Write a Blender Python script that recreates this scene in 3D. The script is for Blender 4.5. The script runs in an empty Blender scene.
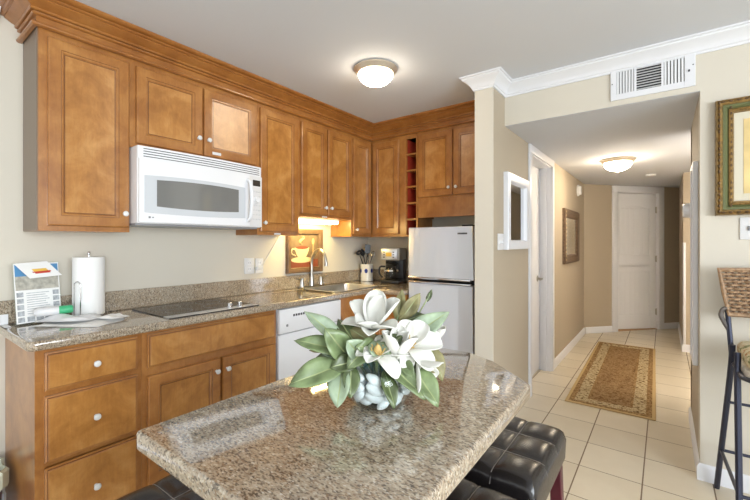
import bpy, bmesh, math, random
from mathutils import Vector, Matrix
random.seed(7)
PI = math.pi
scn = bpy.context.scene
COL = scn.collection

# ------------------------------------------------------------------ camera
cam_d = bpy.data.cameras.new('camera')
cam_d.sensor_width = 36.0
cam_d.lens = 36.0 * 386.0 / 750.0
cam_d.shift_y = -0.0100
cam_d.clip_start = 0.05
cam = bpy.data.objects.new('camera', cam_d)
COL.objects.link(cam)
cam.location = (2.65, 0.0, 1.31)
cam.rotation_euler = (PI / 2, 0, math.atan2(289, 386))
scn.camera = cam

# ------------------------------------------------------------------ colour management, world and window daylight
scn.view_settings.view_transform = 'Standard'
scn.view_settings.look = 'None'
scn.view_settings.gamma = 1.0
scn.view_settings.use_curve_mapping = False
scn.view_settings.exposure = 0.55
world = bpy.data.worlds.new('world')
scn.world = world
world.use_nodes = True
wb = world.node_tree.nodes['Background']
wb.inputs['Color'].default_value = (0.86, 0.93, 1.0, 1)
wb.inputs['Strength'].default_value = 1.0


def area_light(name, loc, rot, sx, sy, power, color):
    d = bpy.data.lights.new(name, 'AREA')
    d.shape = 'RECTANGLE'
    d.size, d.size_y, d.energy, d.color = sx, sy, power, color
    o = bpy.data.objects.new(name, d)
    COL.objects.link(o)
    o.location, o.rotation_euler = loc, rot
    return o


# daylight in the glass door behind the camera and in the side window of the living room
area_light('daylight_patio_door', (2.7, -3.42, 1.08), (PI / 2, 0, PI), 3.9, 2.05, 190, (0.87, 0.94, 1.0))
area_light('daylight_side_window', (5.92, -0.6, 1.45), (0, PI / 2, 0), 1.4, 3.4, 150, (0.87, 0.94, 1.0))

area_light('alcove_fill_light', (3.38, 3.735, 1.35), (PI / 2, 0, PI), 0.75, 1.35, 52, (0.95, 0.97, 1.0))  # added fill in the unseen alcove, brightens the hall and its end door

# ------------------------------------------------------------------ material helpers


def new_mat(name):
    m = bpy.data.materials.new(name)
    m.use_nodes = True
    nt = m.node_tree
    b = nt.nodes['Principled BSDF']
    return m, nt, b


def lin(r, g, b):
    f = lambda c: (c / 255 / 12.92) if c <= 10 else ((c / 255 + 0.055) / 1.055) ** 2.4
    return (f(r), f(g), f(b), 1)


def simple(name, rgb, rough=0.5, metal=0.0, spec=0.5, coat=0.0, bump=None, var=None):
    """bump = (scale, strength); var = (scale, amount) a soft mottling of the colour"""
    m, nt, b = new_mat(name)
    c = lin(*rgb)
    b.inputs['Base Color'].default_value = c
    b.inputs['Roughness'].default_value = rough
    b.inputs['Metallic'].default_value = metal
    b.inputs['Specular IOR Level'].default_value = spec
    b.inputs['Coat Weight'].default_value = coat
    tc = nt.nodes.new('ShaderNodeTexCoord')
    if bump:
        n = nt.nodes.new('ShaderNodeTexNoise')
        n.inputs['Scale'].default_value = bump[0]
        n.inputs['Detail'].default_value = 3
        bp = nt.nodes.new('ShaderNodeBump')
        bp.inputs['Strength'].default_value = bump[1]
        bp.inputs['Distance'].default_value = 0.004
        nt.links.new(tc.outputs['Object'], n.inputs['Vector'])
        nt.links.new(n.outputs['Fac'], bp.inputs['Height'])
        nt.links.new(bp.outputs['Normal'], b.inputs['Normal'])
    if var:
        n = nt.nodes.new('ShaderNodeTexNoise')
        n.inputs['Scale'].default_value = var[0]
        n.inputs['Detail'].default_value = 3
        r = nt.nodes.new('ShaderNodeValToRGB')
        a = var[1]
        r.color_ramp.elements[0].position = 0.3
        r.color_ramp.elements[1].position = 0.7
        r.color_ramp.elements[0].color = (c[0] * (1 - a), c[1] * (1 - a), c[2] * (1 - a), 1)
        r.color_ramp.elements[1].color = (min(1, c[0] * (1 + a)), min(1, c[1] * (1 + a)), min(1, c[2] * (1 + a)), 1)
        nt.links.new(tc.outputs['Object'], n.inputs['Vector'])
        nt.links.new(n.outputs['Fac'], r.inputs['Fac'])
        nt.links.new(r.outputs['Color'], b.inputs['Base Color'])
    return m


def ramp(nt, stops):
    r = nt.nodes.new('ShaderNodeValToRGB')
    els = r.color_ramp.elements
    while len(els) < len(stops):
        els.new(0.5)
    for e, (p, c) in zip(els, stops):
        e.position = p
        e.color = c
    return r


def noise(nt, vec, scale, detail=4, rough=0.55, dist=0.0):
    n = nt.nodes.new('ShaderNodeTexNoise')
    n.inputs['Scale'].default_value = scale
    n.inputs['Detail'].default_value = detail
    n.inputs['Roughness'].default_value = rough
    n.inputs['Distortion'].default_value = dist
    nt.links.new(vec, n.inputs['Vector'])
    return n


def mixc(nt, fac, a, b, mode='MIX'):
    m = nt.nodes.new('ShaderNodeMix')
    m.data_type = 'RGBA'
    m.blend_type = mode
    for s, v in ((0, fac), (6, a), (7, b)):
        if hasattr(v, 'is_linked'):
            nt.links.new(v, m.inputs[s])
        elif s == 0:
            m.inputs[0].default_value = v
        else:
            m.inputs[s].default_value = v
    return m.outputs[2]


def mathn(nt, op, a, b=None):
    n = nt.nodes.new('ShaderNodeMath')
    n.operation = op
    for i, v in enumerate((a, b)):
        if v is None:
            continue
        if hasattr(v, 'is_linked'):
            nt.links.new(v, n.inputs[i])
        else:
            n.inputs[i].default_value = v
    return n.outputs[0]


def wood_mat(name, dark, mid, light, stretch=(9, 9, 1.3), rough=0.3, coat=0.45):
    m, nt, b = new_mat(name)
    tc = nt.nodes.new('ShaderNodeTexCoord')
    mp = nt.nodes.new('ShaderNodeMapping')
    mp.inputs['Scale'].default_value = stretch
    nt.links.new(tc.outputs['Object'], mp.inputs['Vector'])
    blotch = noise(nt, tc.outputs['Object'], 6.5, 5, 0.62, 0.5)
    r1 = ramp(nt, [(0.30, lin(*dark)), (0.5, lin(*mid)), (0.70, lin(*light))])
    nt.links.new(blotch.outputs['Fac'], r1.inputs['Fac'])
    grain = noise(nt, mp.outputs['Vector'], 9.0, 6, 0.65, 0.6)
    r2 = ramp(nt, [(0.35, (0.76, 0.73, 0.70, 1)), (0.65, (1.0, 1.0, 1.0, 1))])
    nt.links.new(grain.outputs['Fac'], r2.inputs['Fac'])
    c = mixc(nt, 0.5, r1.outputs['Color'], r2.outputs['Color'], 'MULTIPLY')
    nt.links.new(c, b.inputs['Base Color'])
    b.inputs['Roughness'].default_value = rough
    b.inputs['Coat Weight'].default_value = coat
    b.inputs['Coat Roughness'].default_value = 0.2
    return m


def granite_mat(name, rough=0.07):
    m, nt, b = new_mat(name)
    tc = nt.nodes.new('ShaderNodeTexCoord')
    o = tc.outputs['Object']
    mp = nt.nodes.new('ShaderNodeMapping')
    mp.inputs['Rotation'].default_value = (0, 0, 0.5)
    mp.inputs['Scale'].default_value = (0.75, 1.5, 1.0)
    nt.links.new(o, mp.inputs['Vector'])
    v = mp.outputs['Vector']
    big = noise(nt, v, 5.0, 5, 0.6, 0.8)
    r0 = ramp(nt, [(0.35, lin(132, 124, 112)), (0.5, lin(164, 150, 130)), (0.62, lin(150, 122, 94)), (0.75, lin(176, 166, 148))])
    nt.links.new(big.outputs['Fac'], r0.inputs['Fac'])
    mid = noise(nt, v, 74.0, 5, 0.70, 0.5)
    r1 = ramp(nt, [(0.38, lin(208, 198, 180)), (0.47, lin(170, 154, 130)), (0.54, lin(112, 94, 76)), (0.62, lin(48, 42, 39))])
    nt.links.new(mid.outputs['Fac'], r1.inputs['Fac'])
    c = mixc(nt, 0.62, r0.outputs['Color'], r1.outputs['Color'])
    vo = nt.nodes.new('ShaderNodeTexVoronoi')
    vo.inputs['Scale'].default_value = 250
    nt.links.new(v, vo.inputs['Vector'])
    sp = nt.nodes.new('ShaderNodeSeparateColor')
    nt.links.new(vo.outputs['Color'], sp.inputs['Color'])
    r2 = ramp(nt, [(0.0, lin(48, 40, 36)), (0.13, lin(84, 70, 60)), (0.22, lin(176, 160, 138)), (0.62, lin(196, 184, 164)), (0.8, lin(150, 122, 94)), (0.95, lin(224, 216, 202))])
    r2.color_ramp.interpolation = 'CONSTANT'
    nt.links.new(sp.outputs[0], r2.inputs['Fac'])
    c = mixc(nt, 0.5, c, r2.outputs['Color'])
    nt.links.new(c, b.inputs['Base Color'])
    b.inputs['Roughness'].default_value = rough
    b.inputs['Specular IOR Level'].default_value = 0.7
    b.inputs['Coat Weight'].default_value = 0.8
    b.inputs['Coat Roughness'].default_value = 0.03
    b.inputs['Coat IOR'].default_value = 1.55
    return m


def tile_mat(name, sx, x0, sy, y0):
    m, nt, b = new_mat(name)
    g = nt.nodes.new('ShaderNodeNewGeometry')
    s = nt.nodes.new('ShaderNodeSeparateXYZ')
    nt.links.new(g.outputs['Position'], s.inputs[0])

    def line(v, size, off, half):
        t = mathn(nt, 'DIVIDE', mathn(nt, 'SUBTRACT', v, off), size)
        f = mathn(nt, 'FRACT', t)
        d = mathn(nt, 'MULTIPLY', mathn(nt, 'MINIMUM', f, mathn(nt, 'SUBTRACT', 1.0, f)), size)
        return mathn(nt, 'LESS_THAN', d, half), mathn(nt, 'FLOOR', t)
    lx, ix = line(s.outputs[0], sx, x0, 0.0034)
    ly, iy = line(s.outputs[1], sy, y0, 0.0026)
    grout = mathn(nt, 'MAXIMUM', lx, ly)
    cmb = nt.nodes.new('ShaderNodeCombineXYZ')
    nt.links.new(ix, cmb.inputs[0])
    nt.links.new(iy, cmb.inputs[1])
    wn = nt.nodes.new('ShaderNodeTexWhiteNoise')
    nt.links.new(cmb.outputs[0], wn.inputs['Vector'])
    rt = ramp(nt, [(0.0, lin(206, 194, 172)), (1.0, lin(218, 207, 186))])
    nt.links.new(wn.outputs['Value'], rt.inputs['Fac'])
    n = noise(nt, g.outputs['Position'], 7.0, 5, 0.6)
    rn = ramp(nt, [(0.3, (0.93, 0.92, 0.90, 1)), (0.7, (1, 1, 1, 1))])
    nt.links.new(n.outputs['Fac'], rn.inputs['Fac'])
    c = mixc(nt, 0.8, rt.outputs['Color'], rn.outputs['Color'], 'MULTIPLY')
    c = mixc(nt, grout, c, lin(122, 104, 84))
    nt.links.new(c, b.inputs['Base Color'])
    r = mathn(nt, 'ADD', 0.28, mathn(nt, 'MULTIPLY', grout, 0.5))
    nt.links.new(r, b.inputs['Roughness'])
    bp = nt.nodes.new('ShaderNodeBump')
    bp.inputs['Strength'].default_value = 0.4
    bp.inputs['Distance'].default_value = 0.002
    nt.links.new(mathn(nt, 'SUBTRACT', 1.0, grout), bp.inputs['Height'])
    nt.links.new(bp.outputs['Normal'], b.inputs['Normal'])
    return m


def glow(name, rgb, strength, base=None):
    m, nt, b = new_mat(name)
    b.inputs['Base Color'].default_value = lin(*(base or rgb))
    b.inputs['Emission Color'].default_value = lin(*rgb)
    b.inputs['Emission Strength'].default_value = strength
    b.inputs['Roughness'].default_value = 0.3
    return m


def clear_glass(name, tint=(0.95, 0.98, 0.98, 1), fr=1.45):
    m, nt, b = new_mat(name)
    nt.nodes.remove(b)
    out = nt.nodes['Material Output']
    tr = nt.nodes.new('ShaderNodeBsdfTransparent')
    tr.inputs['Color'].default_value = tint
    gl = nt.nodes.new('ShaderNodeBsdfGlossy')
    gl.inputs['Roughness'].default_value = 0.03
    lw = nt.nodes.new('ShaderNodeLayerWeight')
    lw.inputs['Blend'].default_value = 0.5
    f0 = mathn(nt, 'POWER', lw.outputs['Facing'], 4.0)
    fac = mathn(nt, 'ADD', 0.035, mathn(nt, 'MULTIPLY', f0, 0.5))
    mx = nt.nodes.new('ShaderNodeMixShader')
    nt.links.new(fac, mx.inputs[0])
    nt.links.new(tr.outputs[0], mx.inputs[1])
    nt.links.new(gl.outputs[0], mx.inputs[2])
    nt.links.new(mx.outputs[0], out.inputs['Surface'])
    return m


def rug_mat(name, hx, hy):
    m, nt, b = new_mat(name)
    tc = nt.nodes.new('ShaderNodeTexCoord')
    s = nt.nodes.new('ShaderNodeSeparateXYZ')
    nt.links.new(tc.outputs['Object'], s.inputs[0])
    ax = mathn(nt, 'SUBTRACT', hx, mathn(nt, 'ABSOLUTE', s.outputs[0]))
    ay = mathn(nt, 'SUBTRACT', hy, mathn(nt, 'ABSOLUTE', s.outputs[1]))
    d = mathn(nt, 'MINIMUM', ax, ay)
    n1 = noise(nt, tc.outputs['Object'], 34, 4, 0.6, 1.2)
    field = ramp(nt, [(0.36, lin(104, 76, 48)), (0.48, lin(132, 102, 68)), (0.56, lin(158, 132, 96)), (0.66, lin(116, 90, 56))])
    nt.links.new(n1.outputs['Fac'], field.inputs['Fac'])
    vo = nt.nodes.new('ShaderNodeTexVoronoi')
    vo.inputs['Scale'].default_value = 42
    nt.links.new(tc.outputs['Object'], vo.inputs['Vector'])
    bord = ramp(nt, [(0.10, lin(116, 90, 58)), (0.3, lin(194, 178, 146)), (0.55, lin(166, 146, 110)), (0.8, lin(104, 80, 52))])
    nt.links.new(vo.outputs['Distance'], bord.inputs['Fac'])
    n2 = noise(nt, tc.outputs['Object'], 60, 3, 0.6)
    guard = ramp(nt, [(0.4, lin(110, 82, 50)), (0.6, lin(160, 130, 90))])
    nt.links.new(n2.outputs['Fac'], guard.inputs['Fac'])
    c = mixc(nt, mathn(nt, 'LESS_THAN', d, 0.165), field.outputs['Color'], guard.outputs['Color'])
    c = mixc(nt, mathn(nt, 'LESS_THAN', d, 0.148), c, bord.outputs['Color'])
    c = mixc(nt, mathn(nt, 'LESS_THAN', d, 0.062), c, guard.outputs['Color'])
    c = mixc(nt, mathn(nt, 'LESS_THAN', d, 0.024), c, lin(182, 156, 112))
    nt.links.new(c, b.inputs['Base Color'])
    b.inputs['Roughness'].default_value = 0.95
    b.inputs['Specular IOR Level'].default_value = 0.1
    bp = nt.nodes.new('ShaderNodeBump')
    bp.inputs['Strength'].default_value = 0.5
    bp.inputs['Distance'].default_value = 0.003
    n3 = noise(nt, tc.outputs['Object'], 220, 2)
    nt.links.new(n3.outputs['Fac'], bp.inputs['Height'])
    nt.links.new(bp.outputs['Normal'], b.inputs['Normal'])
    return m


WOOD = wood_mat('honey_maple', (148, 93, 42), (170, 113, 56), (187, 132, 70))
WOODF = wood_mat('honey_maple_panel', (156, 101, 46), (184, 127, 63), (205, 152, 88))
GLAZE = wood_mat('dark_glazed_groove', (108, 64, 28), (124, 76, 36), (136, 86, 42))
WOODP = wood_mat('honey_maple_trim', (144, 90, 40), (164, 106, 50), (176, 120, 60), (1.5, 1.5, 6))
ENDP = simple('shade_toned_wood_end', (128, 112, 98), 0.4)  # taupe base colour carries the shade on the wood end panel
REDWOOD = simple('dark_red_stain', (176, 62, 42), 0.45, var=(9, 0.2))
GRAN = granite_mat('granite')
TILE = tile_mat('floor_tile', 0.3075, 1.941, 0.32, 3.18)
WALL = simple('beige_wall_paint', (211, 204, 190), 0.7, spec=0.25, bump=(60, 0.06))
HALLW = simple('tan_hall_paint', (180, 167, 147), 0.7, spec=0.25, bump=(60, 0.06))
CEIL = simple('ceiling_paint', (214, 217, 223), 0.85, spec=0.1, bump=(40, 0.05))
TRIM = simple('white_trim_paint', (226, 227, 231), 0.35)
DOORW = simple('white_door_paint', (238, 238, 240), 0.38)
WHITE = simple('white_enamel', (234, 235, 238), 0.22)
WPLAS = simple('white_plastic', (222, 222, 223), 0.35)
VENTG = simple('vent_grey', (120, 122, 126), 0.5)
BLACK = simple('black_gloss', (18, 18, 20), 0.08)
DARK = simple('black_plastic', (30, 30, 32), 0.35)
SLOT = simple('slot_dark', (70, 70, 74), 0.6)
STEEL = simple('brushed_steel', (208, 209, 213), 0.32, 0.85, bump=(300, 0.03))
FSTEEL = simple('fridge_silver', (212, 217, 228), 0.32, 0.4)
CHROME = simple('chrome', (214, 214, 216), 0.12, 1.0)
NICKEL = simple('satin_nickel', (186, 182, 174), 0.28, 1.0)
BRASS = simple('antique_nickel', (214, 202, 184), 0.28, 0.6)
CERAM = simple('white_ceramic', (222, 222, 220), 0.12)
MGLASS = simple('smoked_glass', (120, 120, 118), 0.06, spec=0.8)
MIRROR = simple('mirror_glass', (206, 208, 210), 0.02, 1.0)
LEATH = simple('black_leather', (34, 31, 31), 0.24, spec=0.6, bump=(120, 0.08))
STITCH = simple('grey_stitching', (128, 122, 116), 0.6)
CHERRY = simple('dark_cherry_wood', (78, 24, 34), 0.35, var=(12, 0.25))
DKWOOD = simple('dark_island_base', (44, 32, 34), 0.45)
IRON = simple('blue_grey_metal', (60, 63, 78), 0.35, 0.6)
BRONZE = simple('grey_bronze_metal', (116, 110, 106), 0.4, 0.7)
WICK = simple('wicker', (158, 128, 98), 0.6, var=(60, 0.35))
WICKD = simple('wicker_dark_weave', (104, 76, 56), 0.7)  # darker wicker tone for the upright spokes
PAPER = simple('white_paper', (240, 240, 238), 0.8, spec=0.1)
PAPERG = simple('printed_grey', (176, 180, 184), 0.8, var=(90, 0.3))
SKYB = simple('printed_blue', (92, 150, 198), 0.8)
SAND = simple('printed_sand', (182, 178, 166), 0.8, var=(50, 0.25))
GREENP = simple('green_plastic', (66, 176, 122), 0.35)
REDP = simple('printed_red', (196, 66, 50), 0.7)
YELP = simple('printed_yellow', (232, 190, 84), 0.7)
TOWEL = simple('paper_towel', (244, 244, 242), 0.9, spec=0.05, bump=(90, 0.2))
LEAF = simple('leaf_green', (118, 134, 92), 0.32, var=(28, 0.4))
LEAFD = simple('leaf_dark_green', (86, 98, 62), 0.34, var=(28, 0.4))
LEAFB = simple('leaf_underside_olive', (128, 122, 82), 0.5, var=(28, 0.35))
LEAFP = simple('leaf_pale_green', (150, 166, 138), 0.3, var=(24, 0.3))
LEAFMID = simple('leaf_midrib', (148, 158, 112), 0.45)
PETAL = simple('white_petal', (222, 221, 213), 0.55, spec=0.3)
STAMEN = simple('golden_stamen', (196, 164, 98), 0.6)
STEM = simple('green_stem', (132, 146, 104), 0.5)
PEBBLE = simple('white_pebble', (240, 240, 240), 0.35, var=(20, 0.08))
GLASS = clear_glass('clear_glass')
WATER = clear_glass('tinted_glass', (0.72, 0.86, 0.88, 1), 1.3)
LAMPG = glow('frosted_lamp_glass', (255, 238, 212), 20, (250, 240, 220))
HLAMPG = glow('frosted_hall_lamp_glass', (255, 236, 206), 58.0, (250, 240, 220))
TUBE = glow('fluorescent_tube', (255, 228, 150), 26.0, (250, 245, 220))
GOLD = simple('gilded_wood', (150, 122, 76), 0.35, 0.55, var=(70, 0.4))
GREENF = simple('olive_green_paint', (98, 102, 62), 0.45)
MATC = simple('cream_mat_board', (214, 206, 186), 0.85)
ART = simple('faded_watercolour', (226, 200, 142), 0.8, var=(6, 0.25))
CUSH, _nt, _b = new_mat('floral_cushion')
_tc = _nt.nodes.new('ShaderNodeTexCoord')
_n = noise(_nt, _tc.outputs['Object'], 15, 3, 0.5, 1.5)
_r = ramp(_nt, [(0.36, lin(122, 126, 84)), (0.44, lin(214, 202, 168)), (0.55, lin(222, 212, 182)), (0.61, lin(176, 116, 62)), (0.68, lin(206, 190, 146))])
_nt.links.new(_n.outputs['Fac'], _r.inputs['Fac'])
_nt.links.new(_r.outputs['Color'], _b.inputs['Base Color'])
_b.inputs['Roughness'].default_value = 0.9
TAUPE = simple('taupe_art_ground', (112, 92, 70), 0.7, var=(14, 0.25))
BRICKR = simple('red_brown_paint', (124, 62, 40), 0.7)
CREAM = simple('cream_paint', (206, 186, 146), 0.6)
FRAMEB = simple('brown_frame_wood', (104, 80, 58), 0.5, var=(20, 0.25))
COBALT = simple('cobalt_glaze', (44, 62, 142), 0.15)
BOARD = simple('pale_beech', (206, 162, 100), 0.5)
FRAMEP = simple('carved_frame', (112, 92, 74), 0.45, 0.3, var=(60, 0.4))
ORANGE = simple('oak_floor', (190, 142, 86), 0.4, var=(6, 0.2))
BAG = simple('bin_liner', (200, 206, 186), 0.3, spec=0.6)
MAUVE = simple('mauve_plastic', (120, 104, 112), 0.5)
LCD = simple('display_glass', (66, 62, 56), 0.15)
CREAMW = simple('cream_wicker', (220, 214, 204), 0.6, var=(60, 0.2))

# ------------------------------------------------------------------ mesh helpers


class B:
    """collects shapes into one bmesh"""

    def __init__(s):
        s.bm = bmesh.new()

    def box(s, x0, x1, y0, y1, z0, z1, bev=0.0, seg=2, M=None):
        r = bmesh.ops.create_cube(s.bm, size=1.0)
        vs = r['verts']
        for v in vs:
            v.co = Vector(((x0 + x1) / 2 + v.co.x * (x1 - x0), (y0 + y1) / 2 + v.co.y * (y1 - y0), (z0 + z1) / 2 + v.co.z * (z1 - z0)))
        if bev > 0:
            es = list({e for v in vs for e in v.link_edges})
            rr = bmesh.ops.bevel(s.bm, geom=es, offset=bev, segments=seg, profile=0.5, affect='EDGES')
            vs = list({v for v in rr['verts']} | {v for v in vs if v.is_valid})
        if M is not None:
            for v in vs:
                v.co = M @ v.co
        return s

    def prism(s, pts, z0, z1, bev=0.0, seg=3, holes=()):
        """vertical extrusion of a polygon (with holes); the horizontal outline edges can be rounded"""
        loops = [pts] + list(holes)
        edges = []
        for lp in loops:
            vs = [s.bm.verts.new((p[0], p[1], z0)) for p in lp]
            edges += [s.bm.edges.new((vs[i], vs[(i + 1) % len(vs)])) for i in range(len(vs))]
        if holes:
            f = bmesh.ops.triangle_fill(s.bm, edges=edges, use_beauty=True, use_dissolve=False)
            faces = [g for g in f['geom'] if isinstance(g, bmesh.types.BMFace)]
        else:
            vs = [e.verts[0] for e in edges]
            faces = [s.bm.faces.new([s_ for s_ in dict.fromkeys(v for e in edges for v in e.verts)])]
        ex = bmesh.ops.extrude_face_region(s.bm, geom=faces)
        nv = [g for g in ex['geom'] if isinstance(g, bmesh.types.BMVert)]
        for v in nv:
            v.co.z = z1
        bmesh.ops.recalc_face_normals(s.bm, faces=s.bm.faces[:])
        if bev > 0:
            es = []
            for e in s.bm.edges:
                if len(e.link_faces) == 2 and abs(e.verts[0].co.z - e.verts[1].co.z) < 1e-6:
                    a, b_ = e.link_faces
                    if abs(a.normal.z - b_.normal.z) > 0.5 and e.verts[0].co.z in (z0, z1) or (abs(e.verts[0].co.z - z1) < 1e-6 or abs(e.verts[0].co.z - z0) < 1e-6) and abs(a.normal.z - b_.normal.z) > 0.5:
                        es.append(e)
            bmesh.ops.bevel(s.bm, geom=es, offset=bev, segments=seg, profile=0.5, affect='EDGES')
        return s

    def lathe(s, prof, c=(0, 0, 0), axis='Z', seg=28, M=None, cap=True):
        """prof: list of (radius, height)"""
        rings = []
        for r, h in prof:
            ring = []
            if r < 1e-6:
                ring = [s.bm.verts.new((0, 0, h))]
            else:
                for k in range(seg):
                    a = 2 * PI * k / seg
                    ring.append(s.bm.verts.new((r * math.cos(a), r * math.sin(a), h)))
            rings.append(ring)
        for a, b_ in zip(rings, rings[1:]):
            if len(a) == 1 and len(b_) == 1:
                continue
            for k in range(seg):
                k2 = (k + 1) % seg
                if len(a) == 1:
                    s.bm.faces.new((a[0], b_[k], b_[k2]))
                elif len(b_) == 1:
                    s.bm.faces.new((a[k], b_[0], a[k2]))
                else:
                    s.bm.faces.new((a[k], b_[k], b_[k2], a[k2]))
        if cap:
            for ring in (rings[0], rings[-1]):
                if len(ring) > 2:
                    s.bm.faces.new(ring)
        R = {'Z': Matrix.Identity(4), 'X': Matrix.Rotation(PI / 2, 4, 'Y'), 'Y': Matrix.Rotation(-PI / 2, 4, 'X'),
             '-Y': Matrix.Rotation(PI / 2, 4, 'X'), '-X': Matrix.Rotation(-PI / 2, 4, 'Y')}[axis]
        T = Matrix.Translation(Vector(c)) @ R
        if M is not None:
            T = M
        for ring in rings:
            for v in ring:
                v.co = T @ v.co
        return s

    def tube(s, pts, r, seg=10, closed=False, smooth=0):
        P = [Vector(p) for p in pts]
        if smooth:
            P = catmull(P, smooth, closed)
        n = len(P)
        R = r if isinstance(r, (list, tuple)) else [r] * n
        if len(R) != n:
            R = [R[min(len(R) - 1, int(i * (len(R) - 1) / (n - 1) + 0.5))] for i in range(n)]
        up = None
        rings = []
        for i in range(n):
            if closed:
                t = P[(i + 1) % n] - P[i - 1]
            else:
                t = P[min(i + 1, n - 1)] - P[max(i - 1, 0)]
            t.normalize()
            if up is None:
                up = Vector((0, 0, 1)) if abs(t.z) < 0.9 else Vector((1, 0, 0))
            u = (up - t * up.dot(t))
            u.normalize()
            up = u
            w = t.cross(u)
            rings.append([s.bm.verts.new(P[i] + (u * math.cos(2 * PI * k / seg) + w * math.sin(2 * PI * k / seg)) * R[i]) for k in range(seg)])
        pairs = list(zip(rings, rings[1:])) + ([(rings[-1], rings[0])] if closed else [])
        for a, b_ in pairs:
            for k in range(seg):
                k2 = (k + 1) % seg
                s.bm.faces.new((a[k], a[k2], b_[k2], b_[k]))
        if not closed:
            s.bm.faces.new(rings[0])
            s.bm.faces.new(rings[-1])
        return s

    def sweep(s, prof, path, caps=True):
        """moulding: prof = closed list of (outward, z); path = plan points; outward is to the RIGHT of travel"""
        P = [Vector((p[0], p[1])) for p in path]
        rings = []
        for i, p in enumerate(P):
            ns = []
            if i > 0:
                d = (p - P[i - 1]).normalized()
                ns.append(Vector((d.y, -d.x)))
            if i < len(P) - 1:
                d = (P[i + 1] - p).normalized()
                ns.append(Vector((d.y, -d.x)))
            if len(ns) == 2:
                k = (ns[0] + ns[1]) / (1 + ns[0].dot(ns[1]))
            else:
                k = ns[0]
            rings.append([s.bm.verts.new((p.x + k.x * o, p.y + k.y * o, z)) for o, z in prof])
        m = len(prof)
        for a, b_ in zip(rings, rings[1:]):
            for k in range(m):
                k2 = (k + 1) % m
                s.bm.faces.new((a[k], a[k2], b_[k2], b_[k]))
        if caps:
            s.bm.faces.new(rings[0])
            s.bm.faces.new(rings[-1])
        return s

    def ball(s, c, rx, ry, rz, M=None, u=16, v=10):
        r = bmesh.ops.create_uvsphere(s.bm, u_segments=u, v_segments=v, radius=1.0)
        for vv in r['verts']:
            p = Vector((vv.co.x * rx, vv.co.y * ry, vv.co.z * rz))
            if M is not None:
                p = M @ p
            vv.co = p + Vector(c)
        return s

    def grid(s, fn, nu, nv):
        g = [[s.bm.verts.new(fn(i / nu, j / nv)) for j in range(nv + 1)] for i in range(nu + 1)]
        for i in range(nu):
            for j in range(nv):
                s.bm.faces.new((g[i][j], g[i + 1][j], g[i + 1][j + 1], g[i][j + 1]))
        return s


def catmull(P, k, closed=False):
    out = []
    n = len(P)
    rng = range(n if closed else n - 1)
    for i in rng:
        p1, p2 = P[i], P[(i + 1) % n]
        p0 = P[i - 1] if (i > 0 or closed) else p1 * 2 - p2
        p3 = P[(i + 2) % n] if (i + 2 < n or closed) else p2 * 2 - p1
        for j in range(k):
            t = j / k
            out.append(0.5 * ((2 * p1) + (p2 - p0) * t + (2 * p0 - 5 * p1 + 4 * p2 - p3) * t * t + (3 * p1 - p0 - 3 * p2 + p3) * t ** 3))
    if not closed:
        out.append(P[-1].copy())
    return out


def wm(o):
    m = o.matrix_basis.copy()
    while o.parent:
        o = o.parent
        m = o.matrix_basis @ m
    return m


def mesh_obj(name, b, mat, parent=None, smooth=35, local=False):
    """links the collected shapes as ONE mesh object; world coordinates unless local"""
    bm = b.bm
    bmesh.ops.recalc_face_normals(bm, faces=bm.faces[:])
    me = bpy.data.meshes.new(name)
    o = bpy.data.objects.new(name, me)
    COL.objects.link(o)
    if parent is not None:
        o.parent = parent
        if not local:
            inv = wm(parent).inverted()
            bmesh.ops.transform(bm, matrix=inv, verts=bm.verts[:])
    elif not local:
        xs = [v.co for v in bm.verts]
        c = Vector(((min(v.x for v in xs) + max(v.x for v in xs)) / 2, (min(v.y for v in xs) + max(v.y for v in xs)) / 2, min(v.z for v in xs)))
        bmesh.ops.translate(bm, vec=-c, verts=bm.verts[:])
        o.location = c
    bm.to_mesh(me)
    bm.free()
    me.materials.append(mat)
    if smooth:
        for p in me.polygons:
            p.use_smooth = True
        try:
            me.set_sharp_from_angle(angle=math.radians(smooth))
        except Exception:
            pass
    return o


def thing(name, label, cat, loc=(0, 0, 0), rotz=0.0, group=None):
    o = bpy.data.objects.new(name, None)
    COL.objects.link(o)
    o.empty_display_size = 0.05
    o.location = loc
    o.rotation_euler = (0, 0, rotz)
    o['label'] = label
    o['category'] = cat
    if group:
        o['group'] = group
    return o


def tag(o, label, cat, group=None, kind=None):
    o['label'] = label
    o['category'] = cat
    if group:
        o['group'] = group
    if kind:
        o['kind'] = kind
    return o


def struct(name, b, mat, label=None, parent=None, smooth=35):
    o = mesh_obj(name, b, mat, parent, smooth)
    if parent is None:
        o['kind'] = 'structure'
        o['label'] = label
        o['category'] = name.split('_')[0]
    return o


def dup(root, loc, rotz, label, group=None):
    r = root.copy()
    COL.objects.link(r)
    r.location = loc
    r.rotation_euler = (0, 0, rotz)
    r['label'] = label
    if group:
        r['group'] = group
    for ch in list(root.children):
        c = ch.copy()
        COL.objects.link(c)
        c.parent = r
        for g in list(ch.children):
            d = g.copy()
            COL.objects.link(d)
            d.parent = c
    return r


# ------------------------------------------------------------------ ROOM SHELL
XW, YB, ZC, ZH = 0.08, 3.31, 2.44, 2.15      # left wall face, kitchen back wall face, ceilings
XL, YS, XR = 1.73, 2.79, 2.81                # hall left face, dropped wall face, hall right face

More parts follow.
